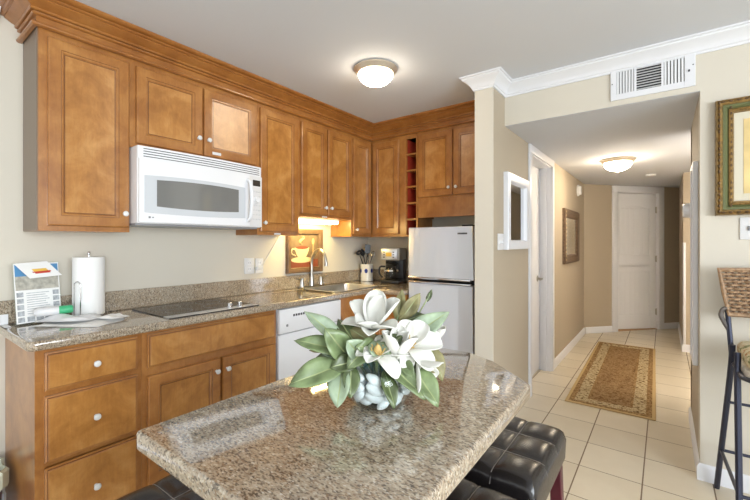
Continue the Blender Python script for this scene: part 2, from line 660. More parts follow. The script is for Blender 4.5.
struct('floor', B().box(-0.1, 6.1, -3.7, 7.75, -0.06, 0.0), TILE, 'cream ceramic tile floor with dark grout lines')
struct('floor_bedroom', B().prism([(1.73, 6.27), (2.83, 7.54), (2.83, 9.2), (0.6, 9.2), (0.6, 6.27)], 0.0, 0.004), ORANGE, 'oak floor of the room behind the hall door')
struct('wall_left', B().box(XW - 0.12, XW, -3.5, YB + 0.12, 0, ZC), WALL, 'beige kitchen wall behind the long run of cabinets')
struct('wall_back', B().box(XW, 1.605, YB, YB + 0.12, 0, ZC), WALL, 'beige kitchen wall behind the refrigerator')
w = B().box(1.605, XL, 2.55, 3.45, 0, ZC).box(1.605, XL, 3.45, 4.22, 2.08, ZC).box(1.605, XL, 4.22, 6.25, 0, ZC)
struct('wall_hall_left', w, HALLW, 'tan hall wall with the framed mirror and the closet door')
struct('wall_column', B().box(1.604, XL + 0.001, 2.546, 2.56, 0, ZC), WALL, 'pale beige wall end between the refrigerator and the hall')
struct('wall_soffit', B().box(XL, XR, YS, YS + 0.12, ZH + 0.0015, ZC), WALL, 'pale dropped wall over the hall opening with the vent')
struct('wall_right', B().box(XR, 6.0, YS, YS + 0.12, 0, ZC), WALL, 'pale beige wall with the gilded picture at right')
struct('wall_hall_right', B().box(XR, XR + 0.12, YS + 0.12, 3.70, 0, ZC).box(XR, 3.9, 3.58, 3.70, 0, ZC), HALLW, 'beige hall wall on the right behind the corner')
struct('wall_alcove', B().box(3.9, 4.02, 3.6, 6.05, 0, ZC), HALLW, 'beige side wall of the hall alcove')
struct('wall_pier', B().box(2.835, 3.9, 5.93, 6.05, 0, ZC).box(2.835, 2.955, 6.05, 7.6, 0, ZC), HALLW, 'beige wall end at the far right of the hall')

# diagonal end wall with the door
DA, DD = Vector((1.73, 6.25)), Vector((0.655, 0.756)).normalized()
DN = Vector((DD.y, -DD.x))                   # towards the camera
DROT = math.atan2(DD.y, DD.x)


def dpt(s, o=0.0):
    p = DA + DD * s + DN * o
    return (p.x, p.y)


def dbox(b, s0, s1, o0, o1, z0, z1, bev=0):
    M = Matrix.Translation((DA.x, DA.y, 0)) @ Matrix.Rotation(DROT, 4, 'Z')
    return b.box(s0, s1, -o1, -o0, z0, z1, bev, 2, M)


w = B()
dbox(w, -0.05, 0.56, -0.12, 0, 0, ZC)
dbox(w, 1.30, 1.90, -0.12, 0, 0, ZC)
dbox(w, 0.56, 1.30, -0.12, 0, 2.07, ZC)
struct('wall_end', w, HALLW, 'diagonal tan wall closing the hall around the panelled door')
w = B()
dbox(w, -0.8, 2.6, -1.6, -1.5, 0, ZC)
struct('wall_bedroom', w, WALL, 'pale wall of the room seen through the door gap')
struct('ceiling', B().box(XW - 0.12, 6.1, -3.6, 3.43, ZC, ZC + 0.08), CEIL, 'pale grey kitchen ceiling')
struct('ceiling_hall', B().box(XL - 0.02, 4.02, YS + 0.003, 8.6, ZH, ZH + 0.1), CEIL, 'lowered pale grey ceiling of the hall')

# living room behind the camera: patio door and side window
w = B().box(-0.04, 0.75, -3.62, -3.5, 0, ZC).box(4.65, 6.1, -3.62, -3.5, 0, ZC).box(0.75, 4.65, -3.62, -3.5, 2.12, ZC)
struct('wall_rear', w, WALL, 'living room wall around the patio door behind the viewer')
w = B().box(6.0, 6.12, -3.5, -2.35, 0, ZC).box(6.0, 6.12, 1.15, 2.91, 0, ZC).box(6.0, 6.12, -2.35, 1.15, 0, 0.72).box(6.0, 6.12, -2.35, 1.15, 2.16, ZC)
struct('wall_east', w, WALL, 'living room wall around the side window')
w = B()
for x in (0.75, 2.04, 3.33, 4.61):
    w.box(x, x + 0.05, -3.60, -3.52, 0, 2.12, 0.004)
w.box(0.75, 4.66, -3.60, -3.52, 2.06, 2.12).box(0.75, 4.66, -3.60, -3.52, 0.0, 0.06)
struct('window_1', w, TRIM, 'white framed patio door behind the viewer')
w = B()
for y in (-2.35, -1.19, -0.03, 1.10):
    w.box(6.02, 6.08, y, y + 0.05, 0.72, 2.16)
w.box(6.02, 6.08, -2.35, 1.15, 0.72, 0.78).box(6.02, 6.08, -2.35, 1.15, 2.10, 2.16)
struct('window_2', w, TRIM, 'white framed side window of the living room')

w = B()  # made-up frame around the added alcove fill light, solid wall behind
for x in (2.98, 3.36, 3.74):
    w.box(x, x + 0.04, 3.701, 3.725, 0.62, 2.08, 0.003)
w.box(2.98, 3.78, 3.701, 3.725, 0.62, 0.66).box(2.98, 3.78, 3.701, 3.725, 2.04, 2.08)
struct('window_added', w, TRIM, 'white frame added around the unseen alcove fill light')

# room crown moulding (white)
CP = [(0, 2.352), (0.010, 2.352), (0.012, 2.364), (0.018, 2.368), (0.020, 2.376), (0.028, 2.388), (0.044, 2.404), (0.060, 2.414), (0.068, 2.420), (0.070, 2.428), (0.080, 2.431), (0.080, 2.44), (0, 2.44)]
struct('trim_1', B().sweep(CP, [(1.605, 2.87), (1.605, 2.546), (XL, 2.546), (XL, YS), (6.0, YS)]), TRIM, 'white crown moulding over the hall opening')
struct('trim_2', B().sweep(CP, [(XW, 0.40), (XW, -3.5)][::-1]), TRIM, 'white crown moulding left of the upper cabinets')
# baseboards
BP = [(0, 0), (0.014, 0), (0.014, 0.07), (0.010, 0.082), (0.004, 0.09), (0, 0.09)]
struct('baseboard_hall_left', B().sweep(BP, [(XL, 4.30), (XL, 6.245)]), TRIM, 'white baseboard under the hall mirror')
struct('baseboard_column', B().sweep(BP, [(1.605, 2.7), (1.605, 2.546), (XL, 2.546), (XL, 3.40)]), TRIM, 'white baseboard at the foot of the wall end')
struct('baseboard_end', B().sweep(BP, [dpt(0.02), dpt(0.47)]).sweep(BP, [dpt(1.39), dpt(1.70)]), TRIM, 'white baseboard beside the hall door')
struct('baseboard_pier', B().sweep(BP, [(2.835, 7.4), (2.835, 5.93), (3.88, 5.93)]), TRIM, 'white baseboard of the far wall end')
struct('baseboard_right', B().sweep(BP, [(XR, 3.70), (XR, YS), (6.0, YS)]), TRIM, 'white baseboard under the gilded picture')
struct('baseboard_left', B().sweep(BP, [(XW, -3.5), (XW, 0.42)]), TRIM, 'white baseboard left of the drawers')
# door casings
w = B().box(XL, XL + 0.018, 3.39, 3.452, 0, 2.0775, 0.003).box(XL, XL + 0.018, 4.218, 4.29, 0, 2.0775, 0.003).box(XL, XL + 0.018, 3.39, 4.29, 2.078, 2.147, 0.003)
w.box(1.60, XL + 0.002, 4.205, 4.222, 0, 2.08).box(1.60, XL + 0.002, 3.448, 3.462, 0, 2.08).box(1.60, XL + 0.002, 3.45, 4.22, 2.066, 2.082)
w.box(1.655, 1.69, 4.19, 4.206, 0, 2.07)
struct('trim_3', w, TRIM, 'white casing and jamb of the closet door')
w = B()
dbox(w, 0.468, 0.566, 0, 0.018, 0, 2.0545, 0.003)
dbox(w, 1.296, 1.392, 0, 0.018, 0, 2.0545, 0.003)
dbox(w, 0.468, 1.392, 0, 0.018, 2.055, 2.145, 0.003)
dbox(w, 0.545, 0.566, -0.12, 0.002, 0, 2.07)
dbox(w, 1.294, 1.318, -0.12, 0.002, 0, 2.07)
dbox(w, 0.55, 1.31, -0.12, 0.002, 2.05, 2.072)
struct('trim_4', w, TRIM, 'white casing around the panelled hall door')
struct('trim_5', B().box(2.829, 2.86, 5.922, 5.935, 0.09, 1.31, 0.002).box(2.829, 2.838, 5.922, 5.96, 0.09, 1.31, 0.002), TRIM, 'white corner guard on the far wall end')

# closet door (closed, in the hall's left wall)
d1 = struct('door_1', B().box(1.585, 1.622, 3.463, 4.204, 0.008, 2.064, 0.002), DOORW, 'white closet door in the left hall wall')
k = B().lathe([(0.030, 0), (0.030, 0.006), (0.012, 0.008), (0.010, 0.04)], (1.622, 4.12, 0.945), 'X', 20)
k.tube([(1.66, 4.12, 0.945), (1.675, 4.10, 0.945), (1.675, 4.00, 0.942)], [0.009, 0.009, 0.007], 10)
mesh_obj('lever_handle', k, NICKEL, d1)

# hall door: two plank panels under cambered heads, ajar on right-hand hinges
DW, DHT = 0.715, 2.035
hinge = dpt(1.292, -0.045)
d2 = bpy.data.objects.new('door_2', None)
COL.objects.link(d2)
d2.location = (hinge[0], hinge[1], 0.012)
d2.rotation_euler = (0, 0, DROT - math.radians(5))
d2['kind'] = 'structure'
d2['label'] = 'white two panel plank door standing ajar at the hall end'
d2['category'] = 'door'


def arch_ring(x0, x1, z0, z1, rise, n=10):
    pts = [(x0, z0), (x1, z0)]
    for i in range(n + 1):
        t = i / n
        pts.append((x1 + (x0 - x1) * t, z1 - rise + rise * math.sin(PI * t)))
    return pts


def door_leaf():
    b = B()
    b.box(-DW, 0, -0.001, 0.034, 0, DHT, 0.002)
    bm = b.bm
    # stiles, rails stand 8 mm proud of the planked panels
    T = 0.013
    for (x0, x1, z0, z1) in ((-DW, -DW + 0.10, 0, DHT), (-0.10, 0, 0, DHT), (-DW + 0.10, -0.10, 0, 0.20), (-DW + 0.10, -0.10, 0.93, 1.10)):
        b.box(x0, x1, -T, 0.0, z0, z1, 0.002)
    for (zlo, zhi, zr) in ((0.90, 0.96, 0.05), (1.86, DHT, 0.06)):
        lo = []
        n = 12
        for i in range(n + 1):
            t = i / n
            lo.append((-DW + 0.098 + (DW - 0.196) * t, zlo - zr + zr * math.sin(PI * t)))
        for y in (-T,):
            front = [bm.verts.new((p[0], y, p[1])) for p in lo] + [bm.verts.new((-0.098, y, zhi)), bm.verts.new((-DW + 0.098, y, zhi))]
            back = [bm.verts.new((v.co.x, 0.0, v.co.z)) for v in front]
            bm.faces.new(front)
            m = len(front)
            for i in range(m):
                bm.faces.new((front[i], front[(i + 1) % m], back[(i + 1) % m], back[i]))
    for i in range(6):                                 # planks
        x0 = -DW + 0.125 + i * (DW - 0.25) / 6
        for (z0, z1) in ((0.215, 0.86), (1.115, 1.81)):
            b.box(x0 + 0.004, x0 + (DW - 0.25) / 6 - 0.004, -0.006, 0.0, z0, z1, 0.003, 1)
    return b


leaf_o = mesh_obj('door_leaf', door_leaf(), DOORW, d2, local=True)
for zz in (0.25, 1.05, 1.79):
    mesh_obj('hinge', B().box(-0.012, 0.018, -0.022, 0.002, zz - 0.045, zz + 0.045, 0.002).lathe([(0.007, -0.05), (0.007, 0.05)], (0.006, -0.022, zz), 'Z', 10), NICKEL, d2, local=True)

# ------------------------------------------------------------------ KITCHEN CABINETS


def fmap(face):
    """returns f(a, n, z): a along the run, n outward from the cabinet front"""
    if face[0] == 'X':
        return lambda a, n, z: Vector((face[1] + n, a, z))
    return lambda a, n, z: Vector((a, face[1] - n, z))


def panel_front(face, a0, a1, z0, z1, kind='door'):
    f = fmap(face)
    b = B()
    bm = b.bm
    th = 0.02
    if kind == 'door':
        fw = 0.056
        rings = [(0, 0), (0, th - 0.006), (0.002, th - 0.002), (0.006, th), (fw - 0.008, th), (fw - 0.006, th - 0.003), (fw + 0.001, th - 0.004), (fw + 0.006, th - 0.010), (fw + 0.010, th - 0.011)]
    else:
        rings = [(0, 0), (0, th - 0.009), (0.007, th - 0.007), (0.009, th - 0.002), (0.013, th)]
    glz = {rings[5], rings[8]} if kind == 'door' else {rings[3]}
    prev = None
    for (i, n) in rings:
        ring = [bm.verts.new(f(a, n, z)) for a, z in ((a0 + i, z0 + i), (a1 - i, z0 + i), (a1 - i, z1 - i), (a0 + i, z1 - i))]
        if prev:
            for k in range(4):
                q = bm.faces.new((prev[k], prev[(k + 1) % 4], ring[(k + 1) % 4], ring[k]))
                q.material_index = 2 if (i, n) in glz else 0
        else:
            bm.faces.new(ring)
        prev = ring
    bm.faces.new(prev).material_index = 1
    return b


def knob(face, a, z, parent):
    f = fmap(face)
    ax = 'X' if face[0] == 'X' else '-Y'
    b = B().lathe([(0.008, 0.0), (0.006, 0.008), (0.007, 0.012), (0.012, 0.016), (0.0145, 0.021), (0.012, 0.026), (0.006, 0.028), (0.0, 0.0285)], f(a, 0.0195, z), ax, 18)
    return mesh_obj('knob', b, CERAM, parent)


def cab_front(face, parent, fronts):
    """fronts: (kind, a0, a1, z0, z1, knob position or None)"""
    for kind, a0, a1, z0, z1, kp in fronts:
        d = mesh_obj({'door': 'door', 'drawer': 'drawer', 'panel': 'false_front'}[kind], panel_front(face, a0, a1, z0, z1, 'door' if kind == 'door' else 'drawer'), WOOD, parent, smooth=20)
        d.data.materials.append(WOODF)
        d.data.materials.append(GLAZE)
        if kp:
            knob(face, kp[0], kp[1], d)


def carcass(face, a0, a1, z0, z1, depth, stiles, rails, rec=0.012):
    """a box with a face frame standing on its front; stiles/rails = spans of the frame members"""
    b = B()
    if face[0] == 'X':
        X = face[1]
        b.box(X - depth, X - rec, a0, a1, z0, z1)
        for s0, s1 in stiles:
            b.box(X - rec - 0.001, X, s0, s1, z0, z1, 0.0008, 1)
        for r0, r1 in rails:
            b.box(X - rec - 0.001, X - 0.0004, a0 + 0.002, a1 - 0.002, r0, r1)
    else:
        Y = face[1]
        b.box(a0, a1, Y + rec, Y + depth, z0, z1)
        for s0, s1 in stiles:
            b.box(s0, s1, Y, Y + rec + 0.001, z0, z1, 0.0008, 1)
        for r0, r1 in rails:
            b.box(a0 + 0.002, a1 - 0.002, Y + 0.0004, Y + rec + 0.001, r0, r1)
    return b


FX, FYB = ('X', 0.34), ('Y', 3.03)
ZT, DT = 2.312, 2.272


def sticker(x0, x1, y0, y1, z0, z1, parent):
    mesh_obj('sticker', B().box(x0, x1, y0, y1, z0, z1, 0.001, 1), WPLAS, parent)['label'] = 'small white sticker'


c = thing('upper_cabinet', 'tall single door wall cabinet left of the microwave', 'cabinet', (0.21, 0.68, 1.365), 0, 'wall cabinets')
mesh_obj('body', carcass(FX, 0.494, 0.874, 1.365, ZT, 0.258, [(0.494, 0.53), (0.855, 0.874)], [(1.365, 1.40), (2.255, ZT)]), WOOD, c)
mesh_obj('end_panel', B().box(0.083, 0.327, 0.4905, 0.4945, 1.366, ZT), ENDP, c)['label'] = 'wood side panel with shade put into its taupe colour'
cab_front(FX, c, [('door', 0.526, 0.866, 1.39, DT, (0.842, 1.462))])
c = thing('upper_cabinet', 'short two door wall cabinet above the microwave', 'cabinet', (0.21, 1.28, 1.83), 0, 'wall cabinets')
mesh_obj('body', carcass(FX, 0.8745, 1.6895, 1.828, ZT, 0.258, [(0.8745, 0.91), (1.26, 1.30), (1.665, 1.6895)], [(1.828, 1.865), (2.255, ZT)]), WOOD, c)
cab_front(FX, c, [('door', 0.902, 1.276, 1.852, DT, (1.248, 1.95)), ('door', 1.288, 1.674, 1.852, DT, (1.312, 1.95))])
sticker(0.340, 0.3615, 1.34, 1.40, 1.868, 1.886, c)
c = thing('upper_cabinet', 'tall single door wall cabinet right of the microwave', 'cabinet', (0.21, 1.885, 1.365), 0, 'wall cabinets')
mesh_obj('body', carcass(FX, 1.690, 2.0795, 1.365, ZT, 0.258, [(1.690, 1.72), (2.05, 2.0795)], [(1.365, 1.40), (2.255, ZT)]), WOOD, c)
cab_front(FX, c, [('door', 1.708, 2.064, 1.39, DT, (1.735, 1.452))])
sticker(0.338, 0.342, 1.84, 1.90, 1.368, 1.380, c)
c = thing('upper_cabinet', 'two door wall cabinet over the sink with the light beneath', 'cabinet', (0.21, 2.4, 1.52), 0, 'wall cabinets')
mesh_obj('body', carcass(FX, 2.080, 2.7195, 1.518, ZT, 0.258, [(2.080, 2.11), (2.37, 2.41), (2.69, 2.7195)], [(1.518, 1.555), (2.255, ZT)]), WOOD, c)
cab_front(FX, c, [('door', 2.096, 2.384, 1.54, DT, (2.355, 1.602)), ('door', 2.398, 2.706, 1.54, DT, (2.425, 1.602))])
sticker(0.338, 0.342, 2.34, 2.40, 1.522, 1.533, c)
c = thing('upper_cabinet', 'narrow single door wall cabinet in the inner corner', 'cabinet', (0.21, 2.87, 1.365), 0, 'wall cabinets')
mesh_obj('body', carcass(FX, 2.720, 3.029, 1.365, ZT, 0.258, [(2.720, 2.745), (2.985, 3.029)], [(1.365, 1.40), (2.255, ZT)]), WOOD, c)
cab_front(FX, c, [('door', 2.736, 2.998, 1.39, DT, (2.765, 1.43))])
c = thing('upper_cabinet', 'single door wall cabinet above the coffee maker', 'cabinet', (0.5, 3.17, 1.365), 0, 'wall cabinets')
mesh_obj('body', carcass(FYB, 0.0825, 0.728, 1.365, ZT, 0.278, [(0.342, 0.38), (0.655, 0.728)], [(1.365, 1.40), (2.255, ZT)]), WOOD, c)
cab_front(FYB, c, [('door', 0.364, 0.668, 1.39, DT, None)])
c = thing('wine_rack', 'narrow open wall rack of six red lined cubbies', 'shelf', (0.795, 3.17, 1.365))
b = B()
b.box(0.729, 0.745, 3.03, 3.308, 1.365, ZT).box(0.848, 0.864, 3.03, 3.308, 1.365, ZT)
zs = [1.365 + i * 0.1495 for i in range(7)]
for z in zs:
    b.box(0.745, 0.848, 3.032, 3.308, z, z + 0.016)
b.box(0.745, 0.848, 3.031, 3.308, 2.262, ZT)
mesh_obj('frame', b, WOOD, c)
b = B().box(0.7451, 0.848, 3.30, 3.308, 1.381, 2.262).box(0.7451, 0.747, 3.05, 3.30, 1.381, 2.262).box(0.846, 0.8479, 3.05, 3.30, 1.381, 2.262)
mesh_obj('lining', b, REDWOOD, c)['label'] = 'dark red lining'
c = thing('upper_cabinet', 'two door wall cabinet above the refrigerator', 'cabinet', (1.23, 3.17, 1.53), 0, 'wall cabinets')
mesh_obj('body', carcass(FYB, 0.865, 1.603, 1.70, ZT, 0.278, [(0.865, 0.90), (1.20, 1.235), (1.565, 1.603)], [(1.70, 1.73), (2.255, ZT)]), WOOD, c)
mesh_obj('valance', B().box(0.866, 1.602, 3.034, 3.052, 1.532, 1.702, 0.001, 1).box(0.866, 0.884, 3.05, 3.30, 1.532, 1.702), WOOD, c)
cab_front(FYB, c, [('door', 0.880, 1.211, 1.715, DT, (1.185, 1.78)), ('door', 1.225, 1.556, 1.715, DT, (1.252, 1.78))])

# cabinet cornice: bead rail, frieze and crown running round both walls
c = thing('cabinet_cornice', 'stepped honey wood cornice running along the top of the wall cabinets', 'moulding', (0.34, 0.485, 2.275))
path = [(1.603, 3.03), (0.34, 3.03), (0.34, 0.492), (XW + 0.002, 0.492)]
path = path[::-1]
mesh_obj('frieze', B().sweep([(-0.02, 2.311), (0.008, 2.311), (0.008, 2.38), (-0.02, 2.38)], path), WOODP, c)
mesh_obj('bead_rail', B().sweep([(0.006, 2.302), (0.020, 2.302), (0.027, 2.307), (0.028, 2.313), (0.024, 2.319), (0.014, 2.321), (0.006, 2.328)], path), WOODP, c)
CR = [(0.0, 2.352), (0.018, 2.352), (0.024, 2.356), (0.024, 2.361), (0.016, 2.363), (0.018, 2.367), (0.030, 2.368), (0.034, 2.373), (0.034, 2.377), (0.029, 2.379), (0.034, 2.384), (0.046, 2.389), (0.062, 2.399),
      (0.072, 2.405), (0.072, 2.409), (0.082, 2.410), (0.088, 2.414), (0.088, 2.418), (0.083, 2.420), (0.096, 2.423), (0.108, 2.428), (0.112, 2.432), (0.112, 2.4395), (0.0, 2.4395)]
mesh_obj('crown', B().sweep(CR, path), WOODP, c, smooth=25)

# base cabinets
BX = ('X', 0.61)


def base_body(b, a0, a1):
    return b.box(XW + 0.003, 0.545, a0 + 0.004, a1 - 0.004, 0.0, 0.10)


c = thing('base_cabinet', 'three drawer base cabinet at the left end of the counter', 'cabinet', (0.35, 0.625, 0), 0, 'base cabinets')
b = carcass(BX, 0.425, 0.8245, 0.10, 0.873, 0.525, [(0.425, 0.462), (0.795, 0.8245)], [(0.10, 0.13), (0.385, 0.41), (0.665, 0.70), (0.85, 0.873)])
mesh_obj('body', base_body(b, 0.425, 0.8245), WOOD, c)
cab_front(BX, c, [('drawer', 0.455, 0.804, 0.698, 0.856, (0.63, 0.775)), ('drawer', 0.455, 0.804, 0.402, 0.676, (0.63, 0.54)), ('drawer', 0.455, 0.804, 0.118, 0.381, (0.63, 0.232))])
c = thing('base_cabinet', 'two door base cabinet below the cooktop with false drawer front', 'cabinet', (0.35, 1.23, 0), 0, 'base cabinets')
b = carcass(BX, 0.825, 1.6395, 0.10, 0.873, 0.525, [(0.825, 0.86), (1.22, 1.26), (1.60, 1.6395)], [(0.10, 0.13), (0.64, 0.70), (0.85, 0.873)])
mesh_obj('body', base_body(b, 0.825, 1.6395), WOOD, c)
cab_front(BX, c, [('panel', 0.848, 1.622, 0.692, 0.856, None), ('door', 0.848, 1.233, 0.118, 0.652, (1.207, 0.585)), ('door', 1.246, 1.622, 0.118, 0.652, (1.273, 0.585))])
c = thing('base_cabinet', 'corner base cabinet beneath the sink behind the flowers', 'cabinet', (0.35, 2.7, 0), 0, 'base cabinets')
b = carcass(BX, 2.252, 2.64, 0.10, 0.72, 0.525, [(2.252, 2.29), (2.60, 2.64)], [(0.10, 0.13), (0.69, 0.72)])
b.box(0.594, 0.61, 2.252, 2.66, 0.70, 0.873)
b.box(0.085, 0.93, 2.86, 3.305, 0.10, 0.873).box(0.60, 0.93, 2.672, 2.87, 0.10, 0.873).box(0.6, 0.93, 2.74, 3.3, 0, 0.1)
mesh_obj('body', base_body(b, 2.252, 2.64), WOOD, c)
cab_front(BX, c, [('door', 2.268, 2.625, 0.118, 0.652, (2.30, 0.585))])
cab_front(('Y', 2.672), c, [('door', 0.65, 0.915, 0.118, 0.856, None)])

# dishwasher
c = thing('dishwasher', 'white built in dishwasher under the counter beside the wood cabinet', 'dishwasher', (0.36, 1.945, 0))
mesh_obj('body', B().box(0.10, 0.60, 1.643, 2.248, 0.10, 0.872).box(0.10, 0.55, 1.65, 2.24, 0, 0.1), WHITE, c)
mesh_obj('door', B().box(0.60, 0.632, 1.646, 2.245, 0.11, 0.70, 0.006), WHITE, c)
p = mesh_obj('control_panel', B().box(0.60, 0.640, 1.646, 2.245, 0.705, 0.868, 0.008), WHITE, c)
for i in range(5):
    mesh_obj('button', B().box(0.6395, 0.6415, 1.76 + i * 0.022, 1.775 + i * 0.022, 0.81, 0.825), SLOT, p)
mesh_obj('latch', B().box(0.6395, 0.645, 1.70, 1.715, 0.75, 0.765, 0.002), VENTG, p)

# countertop with the sink cut out, backsplash
c = thing('countertop', 'speckled beige granite counter along both kitchen walls', 'countertop', (0.36, 1.85, 0.874))
out = [(XW + 0.001, 0.395)]
for i in range(6):
    a = -PI / 2 + (PI / 2) * i / 5
    out.append((0.615 + 0.035 * math.cos(a), 0.43 + 0.035 * math.sin(a)))
out += [(0.65, 2.645), (0.945, 2.645), (0.945, YB - 0.001), (XW + 0.001, YB - 0.001)]
SX0, SX1, SY0, SY1 = 0.185, 0.575, 2.264, 2.82


def rrect(x0, x1, y0, y1, r, n=4):
    pts = []
    for cx, cy, a0 in ((x1 - r, y0 + r, -PI / 2), (x1 - r, y1 - r, 0), (x0 + r, y1 - r, PI / 2), (x0 + r, y0 + r, PI)):
        for i in range(n + 1):
            a = a0 + PI / 2 * i / n
            pts.append((cx + r * math.cos(a), cy + r * math.sin(a)))
    return pts


mesh_obj('slab', B().prism(out, 0.874, 0.914, 0.011, 3, holes=[rrect(SX0, SX1, SY0, SY1, 0.05)]), GRAN, c)
mesh_obj('backsplash', B().box(XW + 0.001, XW + 0.021, 0.397, YB - 0.001, 0.9145, 1.028, 0.002, 1).box(XW + 0.021, 0.945, YB - 0.021, YB - 0.001, 0.9145, 1.028, 0.002, 1), GRAN, c)

# sink
c = thing('kitchen_sink', 'stainless steel sink set into the granite counter', 'sink', ((SX0 + SX1) / 2, (SY0 + SY1) / 2, 0.74))
b = B()
levels = [(0.014, 0.9155, 0.06), (0.012, 0.918, 0.06), (-0.004, 0.918, 0.05), (-0.008, 0.912, 0.05), (-0.014, 0.77, 0.05), (-0.03, 0.745, 0.05), (-0.06, 0.738, 0.05)]
prev = None
for off, z, r in levels:
    ring = [b.bm.verts.new((p[0], p[1], z)) for p in rrect(SX0 - off, SX1 + off, SY0 - off, SY1 + off, r, 5)]
    if prev:
        for k in range(len(ring)):
            b.bm.faces.new((prev[k], prev[(k + 1) % len(ring)], ring[(k + 1) % len(ring)], ring[k]))
    prev = ring
b.bm.faces.new(prev)
mesh_obj('basin', b, STEEL, c)
mesh_obj('drain', B().lathe([(0.042, 0.739), (0.040, 0.742), (0.022, 0.741), (0.0, 0.7405)], (0.38, 2.5, 0), 'Z', 20), CHROME, c)

# faucet
fx, fy = 0.142, 2.41
c = thing('kitchen_faucet', 'gooseneck faucet with two lever handles behind the sink', 'faucet', (fx, fy, 0.914))
b = B().box(fx - 0.025, fx + 0.025, fy - 0.145, fy + 0.145, 0.9145, 0.928, 0.006)
mesh_obj('base_plate', b, NICKEL, c)
pts = [(fx, fy, 0.925), (fx, fy, 1.06), (fx, fy, 1.14), (fx + 0.02, fy, 1.20), (fx + 0.065, fy, 1.242), (fx + 0.115, fy, 1.243), (fx + 0.155, fy, 1.208), (fx + 0.172, fy, 1.16), (fx + 0.178, fy, 1.125)]
b = B().tube(pts, 0.0125, 12, smooth=5)
b.lathe([(0.024, 0.926), (0.022, 0.95), (0.016, 0.99), (0.0155, 1.0)], (fx, fy, 0), 'Z', 16)
b.lathe([(0.016, 1.105), (0.0165, 1.14)], (fx + 0.178, fy, 0), 'Z', 14)
mesh_obj('spout', b, NICKEL, c)
for sgn in (-1, 1):
    b = B().lathe([(0.023, 0.926), (0.021, 0.955), (0.015, 0.985), (0.013, 0.998), (0.0, 1.0)], (fx, fy + sgn * 0.115, 0), 'Z', 16)
    b.tube([(fx, fy + sgn * 0.115, 0.985), (fx + 0.01, fy + sgn * 0.15, 0.995), (fx + 0.015, fy + sgn * 0.18, 0.999)], [0.008, 0.007, 0.006], 8)
    mesh_obj('lever_handle', b, NICKEL, c)

# cooktop
c = thing('cooktop', 'black glass cooktop set flush into the granite counter', 'stove', (0.38, 1.23, 0.914))
mesh_obj('glass', B().box(0.155, 0.545, 0.955, 1.50, 0.9146, 0.921, 0.002, 1), BLACK, c)
p = mesh_obj('control_strip', B().box(0.546, 0.612, 0.955, 1.50, 0.9146, 0.9215, 0.002, 1), STEEL, c)
mesh_obj('edge_trim', B().box(0.612, 0.617, 0.953, 1.502, 0.9144, 0.920), DARK, c)
for y in (1.325, 1.395):
    for x in ((0.575, y),):
        mesh_obj('knob', B().lathe([(0.018, 0.9216), (0.018, 0.928), (0.014, 0.930), (0.0135, 0.948), (0.011, 0.951), (0, 0.9515)], (x[0], x[1], 0), 'Z', 16), CHROME, c)
b = B()
for (x, y, r) in ((0.27, 1.09, 0.085), (0.27, 1.36, 0.075), (0.44, 1.09, 0.07), (0.44, 1.33, 0.085)):
    b.lathe([(r, 0.9211), (r, 0.9214), (r - 0.003, 0.9214), (r - 0.003, 0.9211)], (x, y, 0), 'Z', 32, cap=False)
mesh_obj('burner_mark', b, VENTG, c)

# ------------------------------------------------------------------ MICROWAVE
c = thing('microwave', 'white over the range microwave hanging under the wall cabinet', 'microwave', (0.25, 1.255, 1.405))
MX = 0.43
mesh_obj('body', B().box(0.085, MX, 0.877, 1.657, 1.412, 1.826, 0.004, 1), WHITE, c)
mesh_obj('bottom_plate', B().box(0.10, MX - 0.02, 0.875, 1.64, 1.402, 1.4125), simple('grey_underside', (150, 152, 156), 0.4, 0.4), c)


def bow(y):                                         # slight forward bow of the front
    t = (y - 1.255) / 0.402
    return 0.020 * (1 - t * t)


def front(y0, y1, z0, z1, th, curve=0.0, n=14):
    """a panel on the bowed front; the lower/upper edges may arch"""
    b_ = B()

    def pt(u, v, o):
        y = y0 + (y1 - y0) * u
        z = z0 + (z1 - z0) * v
        if curve:
            t = 2 * u - 1
            z += curve * (1 - t * t) * (1 if v > 0.5 else -1)
        return Vector((MX + bow(y) + o, y, z))
    b_.grid(lambda u, v: pt(u, v, th), n, 2)
    for vv in (0, 1):
        b_.grid(lambda u, v: pt(u, vv, th * v - 0.02 * (1 - v)), n, 1)
    for uu in (0, 1):
        b_.grid(lambda u, v: pt(uu, u, th * v - 0.02 * (1 - v)), 2, 1)
    bmesh.ops.remove_doubles(b_.bm, verts=b_.bm.verts[:], dist=1e-5)
    return b_


mesh_obj('vent_grille', front(0.879, 1.655, 1.757, 1.824, 0.0), WHITE, c)
b = B()
for i in range(4):
    z = 1.768 + i * 0.0135
    q = front(0.905, 1.64, z, z + 0.0042, 0.001)
    me = bpy.data.meshes.new('tmp')
    q.bm.to_mesh(me)
    b.bm.from_mesh(me)
    bpy.data.meshes.remove(me)
mesh_obj('vent_slot', b, SLOT, c)
d = mesh_obj('door', front(0.881, 1.552, 1.418, 1.755, 0.012), WHITE, c)
mesh_obj('window_surround', front(0.905, 1.515, 1.470, 1.668, 0.0135, 0.008), simple('pale_grey_plastic', (204, 208, 213), 0.25), d)
mesh_obj('window', front(0.965, 1.463, 1.505, 1.648, 0.0150, 0.008), MGLASS, d)
mesh_obj('handle', B().tube([(MX + 0.018, 1.535, 1.452), (MX + 0.050, 1.537, 1.475), (MX + 0.062, 1.538, 1.56), (MX + 0.062, 1.538, 1.62), (MX + 0.050, 1.537, 1.70), (MX + 0.018, 1.535, 1.725)], 0.0125, 10, smooth=5), WHITE, d)
b = B()
b.box(MX + 0.018, MX + 0.0195, 0.925, 0.935, 1.440, 1.450)
for i in range(4):
    b.box(MX + 0.0195, MX + 0.0205, 0.942 + i * 0.012, 0.951 + i * 0.012, 1.442, 1.448)
mesh_obj('maker_mark', b, VENTG, d)
